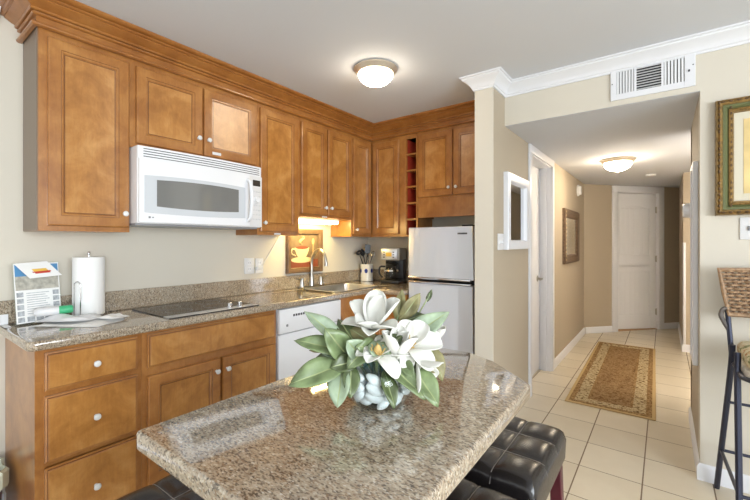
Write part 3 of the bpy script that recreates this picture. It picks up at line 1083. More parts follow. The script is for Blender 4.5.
p = mesh_obj('control_panel', front(1.555, 1.655, 1.418, 1.755, 0.010), WPLAS, c)
mesh_obj('display', front(1.578, 1.640, 1.690, 1.730, 0.0115), LCD, p)
mesh_obj('dial', B().lathe([(0.024, 0), (0.023, 0.006), (0.018, 0.010), (0.017, 0.020), (0, 0.021)], (MX + 0.016, 1.607, 1.598), 'X', 20), WHITE, p)
BTN = simple('button_grey', (206, 208, 210), 0.5)
for r in range(7):
    for q in range(3):
        z = 1.655 - r * 0.031
        if 1.565 < z < 1.635 and q == 1:
            continue
        y = 1.578 + q * 0.024
        mesh_obj('button', B().box(MX + 0.0115, MX + 0.0175, y, y + 0.014, z - 0.006, z), BTN, p)

# under cabinet light
c = thing('under_cabinet_light', 'glowing slim light bar fixed below the cabinet over the sink', 'lamp', (0.24, 2.36, 1.47))
mesh_obj('housing', B().box(0.17, 0.30, 2.10, 2.60, 1.497, 1.517, 0.003, 1), WPLAS, c)
mesh_obj('tube', B().box(0.185, 0.306, 2.115, 2.585, 1.474, 1.497, 0.008, 2), TUBE, c)

# ------------------------------------------------------------------ REFRIGERATOR
c = thing('refrigerator', 'silver top freezer refrigerator beside the column', 'refrigerator', (1.24, 3.0, 0))
mesh_obj('body', B().box(0.962, 1.520, 2.785, 3.285, 0.02, 1.428, 0.004, 1).box(0.98, 1.50, 2.80, 3.26, 0, 0.02), DARK, c)


def fdoor(z0, z1):
    b_ = B()
    n = 10
    x0, x1 = 0.958, 1.515

    def pt(u, v, o):
        t = 2 * u - 1
        return Vector((x0 + (x1 - x0) * u, 2.722 - 0.012 * (1 - t * t) + o, z0 + (z1 - z0) * v))
    b_.grid(lambda u, v: pt(u, v, 0.0), n, 1)
    b_.grid(lambda u, v: pt(u, v, 0.0) if False else Vector((pt(u, v, 0).x, 2.782, pt(u, v, 0).z)), n, 1)
    for vv in (0, 1):
        b_.grid(lambda u, v: Vector((pt(u, vv, 0).x, pt(u, vv, 0).y * (1 - v) + 2.782 * v, pt(u, vv, 0).z)), n, 1)
    for uu in (0, 1):
        b_.grid(lambda u, v: Vector((pt(uu, u, 0).x, pt(uu, u, 0).y * (1 - v) + 2.782 * v, pt(uu, u, 0).z)), 1, 1)
    bmesh.ops.remove_doubles(b_.bm, verts=b_.bm.verts[:], dist=1e-5)
    es = [e for e in b_.bm.edges if abs(e.verts[0].co.y - e.verts[1].co.y) < 0.012 and e.verts[0].co.y < 2.74 and e.calc_face_angle(0) > 0.8]
    bmesh.ops.bevel(b_.bm, geom=es, offset=0.008, segments=3, profile=0.5, affect='EDGES')
    return b_


d = mesh_obj('freezer_door', fdoor(1.036, 1.432), FSTEEL, c)
b = B()
for i in range(7):
    b.box(1.40 + i * 0.011, 1.408 + i * 0.011, 2.7115, 2.716, 1.372, 1.384)
mesh_obj('maker_mark', b, SLOT, d)
mesh_obj('handle', B().box(0.965, 1.508, 2.696, 2.745, 1.017, 1.035, 0.006), CHROME, d)
d = mesh_obj('fridge_door', fdoor(0.07, 0.985), FSTEEL, c)
mesh_obj('handle', B().box(0.965, 1.508, 2.700, 2.745, 0.986, 1.000, 0.005), CHROME, d)
mesh_obj('hinge_cover', B().box(1.42, 1.505, 2.74, 2.83, 1.428, 1.445, 0.004), DARK, c)

# ------------------------------------------------------------------ COUNTER ITEMS
# flyer stand
c = thing('flyer_stand', 'clear sign holder with a photo flyer left of the paper towels', 'sign holder', (0.178, 0.535, 0.9148), math.radians(12))
LT = Matrix.Translation((0, 0, 0)) @ Matrix.Rotation(math.radians(-7), 4, 'Y')


def lbox(x0, x1, y0, y1, z0, z1):
    return B().box(x0, x1, y0, y1, z0, z1, 0, 1, LT)


mesh_obj('holder', lbox(0.0, 0.003, -0.095, 0.095, 0.004, 0.298).box(-0.045, 0.03, -0.095, 0.095, 0.0, 0.003), GLASS, c, local=True)
s_ = mesh_obj('flyer', lbox(0.0032, 0.0044, -0.092, 0.092, 0.006, 0.295), PAPER, c, local=True)
mesh_obj('sky_photo', lbox(0.0044, 0.0050, -0.088, 0.088, 0.215, 0.289), SKYB, s_, local=True)
mesh_obj('beach_photo', lbox(0.0044, 0.0051, -0.088, 0.088, 0.165, 0.232), SAND, s_, local=True)
b = B()
for i in range(5):
    for y in (-0.086, 0.060):
        b.box(0.0044, 0.0051, y, y + 0.026, 0.012 + i * 0.03, 0.035 + i * 0.03, 0, 1, LT)
for i in range(3):
    b.box(0.0044, 0.0051, -0.05 + i * 0.036, -0.02 + i * 0.036, 0.012, 0.035, 0, 1, LT)
mesh_obj('thumbnail_photo', b, PAPERG, s_, local=True)
b = B()
for i in range(10):
    b.box(0.0044, 0.0049, -0.048, 0.045 - (i % 3) * 0.008, 0.048 + i * 0.011, 0.051 + i * 0.011, 0, 1, LT)
mesh_obj('text_line', b, PAPERG, s_, local=True)
c = thing('card', 'white card with red and yellow emblem clipped over the flyer', 'card', (0.205, 0.552, 1.146), math.radians(4))
CM = Matrix.Rotation(math.radians(-30), 4, 'Y') @ Matrix.Rotation(math.radians(4), 4, 'X') @ Matrix(((1, 0, 0, 0), (0, 1, -0.5, 0), (0, 0, 1, 0), (0, 0, 0, 1)))
mesh_obj('sheet', B().box(-0.0006, 0.0006, -0.066, 0.062, -0.006, 0.080, 0, 1, CM), PAPER, c, local=True)
b = B()
b.box(0.0006, 0.0012, -0.028, 0.032, 0.016, 0.022, 0, 1, CM)
b.box(0.0006, 0.0012, -0.034, 0.038, 0.022, 0.028, 0, 1, CM)
mesh_obj('emblem', b, REDP, c, local=True)
mesh_obj('emblem_band', B().box(0.0006, 0.0013, -0.026, 0.030, 0.028, 0.042, 0, 1, CM), YELP, c, local=True)

# paper towels
c = thing('paper_towel_holder', 'white paper towel roll on a wire holder', 'paper towels', (0.178, 0.738, 0.9145))
mesh_obj('base', B().lathe([(0.068, 0.9146), (0.068, 0.921), (0.062, 0.925), (0, 0.925)], (0.178, 0.738, 0), 'Z', 28), CHROME, c)
b = B().lathe([(0.02, 0.9255), (0.070, 0.9255), (0.0715, 0.928), (0.0715, 1.229), (0.070, 1.232), (0.02, 1.232), (0.02, 0.9255)], (0.178, 0.738, 0), 'Z', 36, cap=False)
mesh_obj('roll', b, TOWEL, c)
b = B().tube([(0.178, 0.738, 0.92), (0.178, 0.738, 1.245)], 0.004, 8).ball((0.178, 0.738, 1.252), 0.008, 0.008, 0.01)
mesh_obj('rod', b, CHROME, c)
ux, uy = math.cos(math.radians(-52)), math.sin(math.radians(-52))
px_, py_ = 0.178 + ux * 0.082, 0.738 + uy * 0.082
tx, ty = -uy * 0.016, ux * 0.016
mesh_obj('loop_arm', B().tube([(px_ - tx, py_ - ty, 0.918), (px_ - tx, py_ - ty, 1.08), (px_ - tx * 0.7, py_ - ty * 0.7, 1.10), (px_, py_, 1.108), (px_ + tx * 0.7, py_ + ty * 0.7, 1.10), (px_ + tx, py_ + ty, 1.08), (px_ + tx, py_ + ty, 0.918)], 0.0028, 8, smooth=3).tube([(0.178 + ux * 0.06, 0.738 + uy * 0.06, 0.918), (px_, py_, 0.918)], 0.003, 6), CHROME, c)


# papers and bottle on the counter
def crumple(cx, cy, rot, lx, ly, z, amp, seed, name, label, mat):
    rnd = random.Random(seed)
    ph = [rnd.uniform(0, 6.28) for _ in range(6)]
    b_ = B()
    ca, sa = math.cos(rot), math.sin(rot)

    def h(u, v):
        return z + amp * (0.55 + 0.3 * math.sin(7 * u + ph[0] + 3 * v) + 0.25 * math.sin(9 * v + ph[1] - 4 * u) + 0.2 * math.sin(17 * u * v + ph[2])) * min(1, 8 * u, 8 * (1 - u), 8 * v, 8 * (1 - v))

    def pt(u, v, lo):
        x = (u - 0.5) * lx * (1 + 0.07 * math.sin(6 * v + ph[3]))
        y = (v - 0.5) * ly * (1 + 0.08 * math.sin(5 * u + ph[4]))
        return Vector((cx + x * ca - y * sa, cy + x * sa + y * ca, z if lo else max(z + 0.0015, h(u, v) + 0.0015)))
    b_.grid(lambda u, v: pt(u, v, False), 22, 16)
    b_.grid(lambda u, v: pt(u, v, True), 22, 16)
    bmesh.ops.remove_doubles(b_.bm, verts=b_.bm.verts[:], dist=2e-4)
    o = mesh_obj(name, b_, mat)
    return tag(o, label, 'paper')


crumple(0.345, 0.655, math.radians(38), 0.33, 0.20, 0.9147, 0.012, 3, 'folded_paper', 'broad folded newsprint lying lowest on the counter by the flyer', PAPER)
crumple(0.29, 0.625, math.radians(50), 0.24, 0.13, 0.9295, 0.022, 5, 'plastic_bag', 'crumpled white bag on the folded newsprint under the bottle', WPLAS)
crumple(0.40, 0.775, math.radians(15), 0.13, 0.10, 0.9300, 0.010, 9, 'napkin', 'small white napkin at the right end of the newsprint', PAPER)
c = thing('bottle', 'white bottle with green cap lying on the crumpled papers', 'bottle', (0.25, 0.58, 0.954))
ax = Vector((0.03, 0.15, 0.004)).normalized()
M = Matrix.Translation((0.235, 0.50, 0.973)) @ ax.to_track_quat('Z', 'Y').to_matrix().to_4x4()
mesh_obj('body', B().lathe([(0.0, 0), (0.016, 0.002), (0.021, 0.012), (0.021, 0.085), (0.018, 0.095)], M=M, seg=20), WPLAS, c)
mesh_obj('cap', B().lathe([(0.019, 0.094), (0.0205, 0.097), (0.0205, 0.14), (0.017, 0.148), (0, 0.149)], M=M, seg=20), GREENP, c)
tag(mesh_obj('folded_card', B().box(0.118, 0.21, 0.4005, 0.425, 0.9147, 0.918, 0.001, 1).box(0.118, 0.121, 0.4005, 0.43, 0.917, 0.965, 0.001, 1), WPLAS), 'small white folded card at the far left edge of the counter', 'card')

# utensil crock with its utensils
ux0, uy0 = 0.185, 3.15
c = thing('utensil_crock', 'white crock with blue oval emblems in the counter corner', 'crock', (ux0, uy0, 0.9145))
mesh_obj('pot', B().lathe([(0.0, 0.9147), (0.060, 0.9147), (0.064, 0.918), (0.064, 0.945), (0.061, 0.948), (0.064, 0.951), (0.066, 1.08), (0.068, 1.088), (0.063, 1.088), (0.060, 0.955), (0.058, 0.935), (0, 0.934)], (ux0, uy0, 0), 'Z', 32, cap=False), CERAM, c)
for ang in (-58, -118, 0):
    b = B()
    cc = math.radians(ang)

    def oval(u, v):
        a = 2 * PI * u
        r = 0.0005 + 0.999 * v
        y = 0.017 * r * math.cos(a)
        z = 1.02 + 0.023 * r * math.sin(a)
        th = cc + y / 0.066
        return Vector((ux0 + 0.0668 * math.cos(th), uy0 + 0.0668 * math.sin(th), z))
    b.grid(oval, 20, 3)
    bmesh.ops.remove_doubles(b.bm, verts=b.bm.verts[:], dist=2e-4)
    mesh_obj('emblem', b, COBALT, c)['label'] = 'cobalt blue oval emblem'


def utensil(name, label, base, tip, mat, head):
    t = thing(name, label, 'utensil', base, 0, 'utensils in the crock')
    bv, tv = Vector(base), Vector(tip)
    dr = (tv - bv).normalized()
    mesh_obj('handle', B().tube([bv, bv + (tv - bv) * 0.75], [0.005, 0.0045], 8), mat, t)
    M = Matrix.Translation(bv + (tv - bv) * 0.74) @ dr.to_track_quat('Z', 'X').to_matrix().to_4x4()
    b_ = B()
    L = (tv - bv).length * 0.27
    if head == 'spoon':
        b_.grid(lambda u, v: M @ Vector((0.030 * math.sin(PI * min(1, max(0.03, v)) ** 0.9) * (2 * u - 1), 0.010 * ((2 * u - 1) ** 2), L * v)), 10, 12)
        bmesh.ops.solidify(b_.bm, geom=b_.bm.faces[:], thickness=0.003)
    elif head == 'turner':
        b_.box(-0.030, 0.030, -0.002, 0.002, L * 0.1, L * 1.05, 0.0015, 1, M)
        b_.box(-0.007, 0.007, -0.003, 0.003, -0.005, L * 0.15, 0.001, 1, M)
    elif head == 'ladle':
        b_.lathe([(0.004, -0.005), (0.004, 0.02)], M=M, seg=10)
        b_.ball(M @ Vector((0, 0, L * 0.6)), 0.033, 0.033, 0.024, M.to_3x3().to_4x4())
    else:
        for k in range(6):
            a = PI * k / 6
            b_.tube([M @ Vector((0.004 * math.cos(a), 0.004 * math.sin(a), 0)), M @ Vector((0.022 * math.cos(a), 0.022 * math.sin(a), L * 0.55)), M @ Vector((0, 0, L * 1.02)), M @ Vector((-0.022 * math.cos(a), -0.022 * math.sin(a), L * 0.55)), M @ Vector((-0.004 * math.cos(a), -0.004 * math.sin(a), 0))], 0.0014, 5, smooth=4)
    mesh_obj('head', b_, mat, t)


utensil('ladle', 'black ladle leaning out of the left of the crock', (ux0 + 0.02, uy0 - 0.01, 0.94), (ux0 - 0.03, uy0 - 0.105, 1.235), DARK, 'ladle')
utensil('spoon', 'black spoon rising left of centre in the crock', (ux0 + 0.015, uy0 + 0.01, 0.94), (ux0 - 0.022, uy0 - 0.052, 1.245), DARK, 'spoon')
utensil('turner', 'wide black turner standing highest in the crock', (ux0 - 0.01, uy0 - 0.02, 0.94), (ux0 + 0.012, uy0 + 0.005, 1.28), DARK, 'turner')
utensil('whisk', 'wire whisk leaning out of the right of the crock', (ux0 - 0.02, uy0, 0.94), (ux0 + 0.062, uy0 + 0.04, 1.22), CHROME, 'whisk')
utensil('spoon', 'steel spoon at the front right of the crock', (ux0 - 0.01, uy0 + 0.02, 0.94), (ux0 + 0.055, uy0 - 0.035, 1.19), CHROME, 'spoon')

# coffee maker
c = thing('coffee_maker', 'black and steel drip coffee maker next to the refrigerator', 'coffee maker', (0.525, 3.15, 0.9145), math.radians(14))
mesh_obj('base', B().box(-0.095, 0.095, -0.13, 0.10, 0, 0.035, 0.008), DARK, c, local=True)
mesh_obj('tower', B().box(-0.095, 0.095, 0.01, 0.10, 0.03, 0.34, 0.01), DARK, c, local=True)
h = mesh_obj('brew_head', B().box(-0.098, 0.098, -0.115, 0.095, 0.225, 0.345, 0.012), simple('grey_plastic', (158, 160, 164), 0.3), c, local=True)
p = mesh_obj('front_panel', B().box(-0.092, 0.075, -0.121, -0.113, 0.238, 0.332, 0.004), STEEL, h, local=True)
for i in range(3):
    for s in (-0.066, 0.030):
        mesh_obj('button', B().box(s, s + 0.016, -0.123, -0.120, 0.25 + i * 0.024, 0.260 + i * 0.024), SLOT, p, local=True)
mesh_obj('display', B().box(-0.038, 0.02, -0.123, -0.120, 0.262, 0.30, 0.001, 1), YELP, p, local=True)
cf = mesh_obj('carafe', B().lathe([(0.058, 0.037), (0.070, 0.050), (0.074, 0.09), (0.066, 0.135), (0.048, 0.165), (0.050, 0.178)], (-0.005, -0.055, 0), 'Z', 28), clear_glass('carafe_glass', (0.82, 0.82, 0.82, 1)), c, local=True)
mesh_obj('lid', B().lathe([(0.052, 0.178), (0.054, 0.186), (0.03, 0.2), (0, 0.202)], (-0.005, -0.055, 0), 'Z', 24), DARK, cf, local=True)
mesh_obj('band', B().lathe([(0.0745, 0.118), (0.0705, 0.134), (0.069, 0.134), (0.072, 0.118)], (-0.005, -0.055, 0), 'Z', 28, cap=False), CHROME, cf, local=True)
mesh_obj('handle', B().tube([(-0.05, -0.105, 0.165), (-0.095, -0.13, 0.16), (-0.10, -0.135, 0.10), (-0.075, -0.12, 0.06)], 0.009, 8, smooth=4), DARK, cf, local=True)
tag(mesh_obj('cutting_board', B().box(0.80, 0.905, 3.16, 3.185, 0.9147, 1.075, 0.006), BOARD), 'pale wooden board standing between coffee maker and refrigerator', 'board')

# ------------------------------------------------------------------ ON THE KITCHEN WALL


def outlet(y0, y1, z0, z1, label):
    t = thing('outlet', label, 'outlet', (XW, (y0 + y1) / 2, z0), 0, 'outlets above the cooktop')
    mesh_obj('cover_plate', B().box(XW + 0.0005, XW + 0.008, y0, y1, z0, z1, 0.003), WPLAS, t)
    b_ = B()
    for z in (z0 + (z1 - z0) * 0.3, z0 + (z1 - z0) * 0.7):
        ym = (y0 + y1) / 2
        b_.box(XW + 0.0075, XW + 0.0095, ym - 0.016, ym + 0.016, z - 0.018, z + 0.018, 0.002, 1)
    s = mesh_obj('socket', b_, WHITE, t)
    b_ = B()
    for z in (z0 + (z1 - z0) * 0.3, z0 + (z1 - z0) * 0.7):
        for dy in (-0.007, 0.006):
            b_.box(XW + 0.009, XW + 0.010, ym + dy - 0.001, ym + dy + 0.001, z - 0.006, z + 0.008)
    mesh_obj('slot', b_, SLOT, s)
    return t


outlet(1.762, 1.848, 1.068, 1.19, 'white wall outlet nearer the microwave')
outlet(1.862, 1.935, 1.068, 1.185, 'white wall outlet with the cord plugged in')
o = mesh_obj('power_cord', B().box(XW + 0.009, XW + 0.035, 1.852, 1.905, 1.095, 1.125, 0.004).tube([(XW + 0.028, 1.90, 1.11), (XW + 0.02, 1.93, 1.15), (XW + 0.015, 2.0, 1.24), (XW + 0.012, 2.088, 1.36), (XW + 0.012, 2.12, 1.45), (XW + 0.085, 2.13, 1.503)], 0.0035, 8, smooth=4), WPLAS)
tag(o, 'white cord rising diagonally from the outlet to the cabinet light', 'cord')

# coffee picture
y0, y1, z0, z1 = 2.165, 2.585, 1.045, 1.43
c = thing('coffee_picture', 'framed painting of a steaming coffee cup above the sink', 'picture', (XW, (y0 + y1) / 2, z0))


def frame_ring(y0, y1, z0, z1, prof):
    """prof: (inset, outward) pairs for a frame on the left wall"""
    b_ = B()
    prev = None
    for i, n in prof:
        ring = [b_.bm.verts.new((XW + 0.0005 + n, a, z)) for a, z in ((y0 + i, z0 + i), (y1 - i, z0 + i), (y1 - i, z1 - i), (y0 + i, z1 - i))]
        if prev:
            for k in range(4):
                b_.bm.faces.new((prev[k], prev[(k + 1) % 4], ring[(k + 1) % 4], ring[k]))
        prev = ring
    return b_


mesh_obj('frame', frame_ring(y0, y1, z0, z1, [(0, 0), (0, 0.03), (0.006, 0.034), (0.022, 0.03), (0.034, 0.024), (0.040, 0.026), (0.046, 0.018), (0.046, 0.004)]), FRAMEB, c)
cv = mesh_obj('canvas', B().box(XW + 0.003, XW + 0.008, y0 + 0.044, y1 - 0.044, z0 + 0.044, z1 - 0.044), TAUPE, c)
fx1 = XW + 0.008
mesh_obj('painted_ground', B().box(fx1, fx1 + 0.001, y0 + 0.046, y1 - 0.046, z0 + 0.046, z0 + 0.115), BRICKR, cv)


def flat(pts, n0, n1):
    b_ = B()
    f = [b_.bm.verts.new((n1, y, z)) for y, z in pts]
    g = [b_.bm.verts.new((n0, y, z)) for y, z in pts]
    b_.bm.faces.new(f)
    m = len(f)
    for k in range(m):
        b_.bm.faces.new((f[k], f[(k + 1) % m], g[(k + 1) % m], g[k]))
    return b_


cy_, cz_ = 2.345, 1.165
cup = [(cy_ - 0.085, cz_ + 0.10), (cy_ + 0.085, cz_ + 0.10)] + [(cy_ + 0.085 * math.cos(a) * (1 - 0.25 * math.sin(a)), cz_ + 0.10 - 0.11 * math.sin(a)) for a in [PI * k / 14 for k in range(1, 14)]]
mesh_obj('painted_saucer', flat([(cy_ + 0.125 * math.cos(2 * PI * k / 24), cz_ - 0.008 + 0.026 * math.sin(2 * PI * k / 24)) for k in range(24)], fx1, fx1 + 0.0012), CREAM, cv)
mesh_obj('painted_cup', flat(cup, fx1, fx1 + 0.002), CREAM, cv)
mesh_obj('painted_coffee', flat([(cy_ + 0.075 * math.cos(2 * PI * k / 20), cz_ + 0.10 + 0.014 * math.sin(2 * PI * k / 20)) for k in range(20)], fx1, fx1 + 0.0026), BRICKR, cv)
b = B().tube([(fx1 + 0.001, cy_ - 0.08, cz_ + 0.085), (fx1 + 0.001, cy_ - 0.115, cz_ + 0.085), (fx1 + 0.001, cy_ - 0.12, cz_ + 0.05), (fx1 + 0.001, cy_ - 0.075, cz_ + 0.03)], 0.006, 6, smooth=5)
mesh_obj('painted_cup_handle', b, CREAM, cv)
b = B().tube([(fx1, cy_, cz_ + 0.13), (fx1, cy_ - 0.025, cz_ + 0.155), (fx1, cy_ + 0.02, cz_ + 0.185), (fx1, cy_ - 0.005, cz_ + 0.21)], [0.004, 0.012, 0.01, 0.002], 6, smooth=5)
b.tube([(fx1, cy_ + 0.13, cz_ + 0.0), (fx1, cy_ + 0.135, cz_ + 0.13)], 0.004, 6)
b.ball((fx1, cy_ + 0.135, cz_ + 0.155), 0.002, 0.016, 0.028)
mesh_obj('painted_steam_and_spoon', b, simple('pale_ochre_paint', (206, 166, 112), 0.7), cv)

# ------------------------------------------------------------------ CEILING LAMPS


def ceiling_lamp(name, label, x, y, z, r, mat):
    t = thing(name, label, 'ceiling lamp', (x, y, z), 0)
    mesh_obj('canopy', B().lathe([(r * 0.96, z - 0.001), (r, z - 0.006), (r * 1.0, z - 0.012), (r * 0.92, z - 0.022), (r * 0.86, z - 0.034), (r * 0.80, z - 0.038)], (x, y, 0), 'Z', 40), BRASS, t)
    pr = [(r * 0.79, z - 0.036)]
    for k in range(1, 11):
        a = PI / 2 * k / 10
        pr.append((r * 0.80 * math.cos(a), z - 0.036 - r * 0.52 * math.sin(a)))
    mesh_obj('glass_bowl', B().lathe(pr, (x, y, 0), 'Z', 40, cap=False), mat, t)
    zb = z - 0.036 - r * 0.52
    mesh_obj('finial', B().lathe([(0.014, zb + 0.003), (0.016, zb - 0.003), (0.008, zb - 0.008), (0.009, zb - 0.014), (0.004, zb - 0.020), (0, zb - 0.021)], (x, y, 0), 'Z', 16), BRASS, t)


ceiling_lamp('ceiling_lamp', 'flush dome lamp with frosted bowl on the kitchen ceiling', 1.15, 2.01, ZC, 0.142, LAMPG)
ceiling_lamp('ceiling_lamp', 'flush dome lamp glowing on the hall ceiling', 2.275, 4.60, ZH, 0.155, HLAMPG)
tag(mesh_obj('smoke_detector', B().lathe([(0.055, ZH - 0.001), (0.055, ZH - 0.016), (0.045, ZH - 0.024), (0, ZH - 0.025)], (2.52, 5.85, 0), 'Z', 24), WPLAS), 'small pale disc on the hall ceiling beyond the lamp', 'detector')

# ------------------------------------------------------------------ AIR VENT
VX0, VX1, VZ0, VZ1 = 2.385, 2.79, 2.182, 2.386
c = thing('air_vent', 'white louvred air vent over the hall opening', 'vent', ((VX0 + VX1) / 2, YS, VZ0))
b = B()
IX0, IX1, IZ0, IZ1 = VX0 + 0.032, VX1 - 0.048, VZ0 + 0.034, VZ1 - 0.030
yf, yb = YS - 0.012, YS - 0.0005
b.box(VX0, IX0, yf, yb, VZ0, VZ1, 0.002, 1).box(IX1, VX1, yf, yb, VZ0, VZ1, 0.002, 1).box(IX0, IX1, yf, yb, VZ0, IZ0).box(IX0, IX1, yf, yb, IZ1, VZ1)
xa, xb = IX0 + 0.30 * (IX1 - IX0), IX0 + 0.69 * (IX1 - IX0)
b.box(xa - 0.008, xa + 0.004, yf, yb, IZ0, IZ1).box(xb - 0.004, xb + 0.008, yf, yb, IZ0, IZ1)
mesh_obj('faceplate', b, TRIM, c)
mesh_obj('duct_back', B().box(IX0, IX1, yb - 0.002, yb, IZ0, IZ1), DARK, c)
for x0, x1, n in ((IX0, xa - 0.008, 6), (xb + 0.008, IX1, 6)):
    for i in range(n):
        xx = x0 + (x1 - x0) * (i + 0.5) / n
        M = Matrix.Translation((xx, YS - 0.007, 0)) @ Matrix.Rotation(math.radians(35), 4, 'Z')
        mesh_obj('vertical_louvre', B().box(-0.0065, 0.0065, -0.0012, 0.0012, IZ0, IZ1, 0, 1, M), WPLAS, c)
for i in range(9):
    zz = IZ0 + (IZ1 - IZ0) * (i + 0.5) / 9
    M = Matrix.Translation((0, YS - 0.007, zz)) @ Matrix.Rotation(math.radians(40), 4, 'X')
    mesh_obj('horizontal_louvre', B().box(xa + 0.004, xb - 0.004, -0.006, 0.006, -0.0012, 0.0012, 0, 1, M), WPLAS, c)
for x, z in ((VX0 + 0.010, 2.282), (VX1 - 0.010, 2.30)):
    mesh_obj('screw', B().lathe([(0.004, 0), (0.003, 0.0015), (0, 0.002)], (x, yf, z), '-Y', 10), VENTG, c)
mesh_obj('damper_lever', B().box(VX1 - 0.032, VX1 - 0.024, yf - 0.008, yf + 0.001, 2.265, 2.275, 0.001, 1), SLOT, c)

# ------------------------------------------------------------------ HALL ITEMS


def hall_frame(name, label, y0, y1, z0, z1, prof, fmat, inner, wall_x, sgn=1, extra=None):
    t = thing(name, label, 'mirror', (wall_x, (y0 + y1) / 2, z0))
    b_ = B()
    prev = None
    for i, n in prof:
        ring = [b_.bm.verts.new((wall_x + sgn * (n + 0.0006), a, z)) for a, z in ((y0 + i, z0 + i), (y1 - i, z0 + i), (y1 - i, z1 - i), (y0 + i, z1 - i))]
        if prev:
            for k in range(4):
                b_.bm.faces.new((prev[k], prev[(k + 1) % 4], ring[(k + 1) % 4], ring[k]))
        prev = ring
    mesh_obj('frame', b_, fmat, t)
    i = prof[-1][0] - 0.003
    xa_, xb_ = sorted((wall_x + sgn * 0.003, wall_x + sgn * 0.008))
    mesh_obj('mirror_glass', B().box(xa_, xb_, y0 + i, y1 - i, z0 + i, z1 - i), inner, t)
    return t


hall_frame('wall_mirror', 'white framed mirror beside the light switch on the hall wall', 2.765, 3.30, 1.258, 1.816,
           [(0, 0), (0, 0.03), (0.006, 0.036), (0.050, 0.036), (0.062, 0.030), (0.070, 0.012), (0.072, 0.006)], TRIM, MIRROR, XL)
t = hall_frame('wall_mirror', 'dark carved frame mirror beyond the closet door', 4.76, 5.66, 1.065, 1.70,
               [(0, 0), (0, 0.026), (0.02, 0.036), (0.06, 0.030), (0.085, 0.022), (0.10, 0.010), (0.105, 0.006)], FRAMEP, simple('frosted_mirror', (204, 196, 180), 0.12, 0.7), XL)
b = B()
for i in range(13):
    z = 1.10 + i * 0.046
    b.box(XL + 0.022, XL + 0.036, 4.795, 4.825, z, z + 0.024, 0.004, 1)
mesh_obj('carved_bead', b, CREAM, t)['label'] = 'row of pale carved beads'
t = thing('light_switch', 'white light switch plate left of the white mirror', 'switch', (XL, 2.69, 1.25))
mesh_obj('cover_plate', B().box(XL + 0.0005, XL + 0.007, 2.635, 2.748, 1.258, 1.372, 0.003), WPLAS, t)
for y in (2.668, 2.714):
    mesh_obj('toggle', B().box(XL + 0.0065, XL + 0.016, y - 0.005, y + 0.005, 1.302, 1.326, 0.002, 1), WHITE, t)
t = thing('door_chime', 'round white alarm high on the left hall wall', 'alarm', (XL, 5.72, 1.93))
mesh_obj('base', B().lathe([(0.075, 0.0005), (0.075, 0.018), (0.06, 0.022)], (XL, 5.72, 2.0), 'X', 28), WPLAS, t)
mesh_obj('cover', B().lathe([(0.062, 0.022), (0.060, 0.04), (0.05, 0.048), (0, 0.05)], (XL, 5.72, 2.0), 'X', 28), WHITE, t)

t = thing('wall_mirror', 'tall white edged mirror on the right hall wall near the corner', 'mirror', (XR, 3.05, 0.59))
b = B()
for y0_, y1_, z0_, z1_ in ((2.925, 2.965, 0.59, 1.785), (3.14, 3.18, 0.59, 1.785), (2.965, 3.14, 0.59, 0.63), (2.965, 3.14, 1.745, 1.785)):
    b.box(XR - 0.026, XR - 0.0005, y0_, y1_, z0_, z1_, 0.003, 1)
mesh_obj('frame', b, TRIM, t)
mesh_obj('mirror_glass', B().box(XR - 0.012, XR - 0.002, 2.96, 3.145, 0.625, 1.75), MIRROR, t)
t = thing('thermostat', 'round white thermostat on the right hall wall beside the tall mirror', 'thermostat', (XR, 3.255, 1.46))
mesh_obj('base', B().lathe([(0.055, 0.0005), (0.055, 0.02), (0.05, 0.026)], (XR, 3.255, 1.52), '-X', 26), WPLAS, t)
mesh_obj('dial', B().lathe([(0.048, 0.026), (0.046, 0.055), (0.038, 0.062), (0, 0.063)], (XR, 3.255, 1.52), '-X', 26), WHITE, t)

# rug
RX, RY, RHX, RHY = 2.28, 4.66, 0.305, 1.17
o = mesh_obj('runner_rug', B().box(-RHX, RHX, -RHY, RHY, 0.0, 0.010, 0.003, 1), rug_mat('rug_weave', RHX, RHY), local=True)
o.location = (RX, RY, 0.0005)
o.rotation_euler = (0, 0, math.radians(0.9))
tag(o, 'brown and gold bordered runner rug on the hall tiles', 'rug')

# ------------------------------------------------------------------ RIGHT WALL
t = thing('gilded_picture', 'large picture in gilded and olive frame on the right wall', 'picture', (3.2, YS, 1.455))


def wall_ring(x0, x1, z0, z1, prof):
    b_ = B()
    prev = None
    for i, n in prof:
        ring = [b_.bm.verts.new((x, YS - 0.0006 - n, z)) for x, z in ((x0 + i, z0 + i), (x1 - i, z0 + i), (x1 - i, z1 - i), (x0 + i, z1 - i))]
        if prev:
            for k in range(4):
                b_.bm.faces.new((prev[k], prev[(k + 1) % 4], ring[(k + 1) % 4], ring[k]))
        prev = ring
    return b_


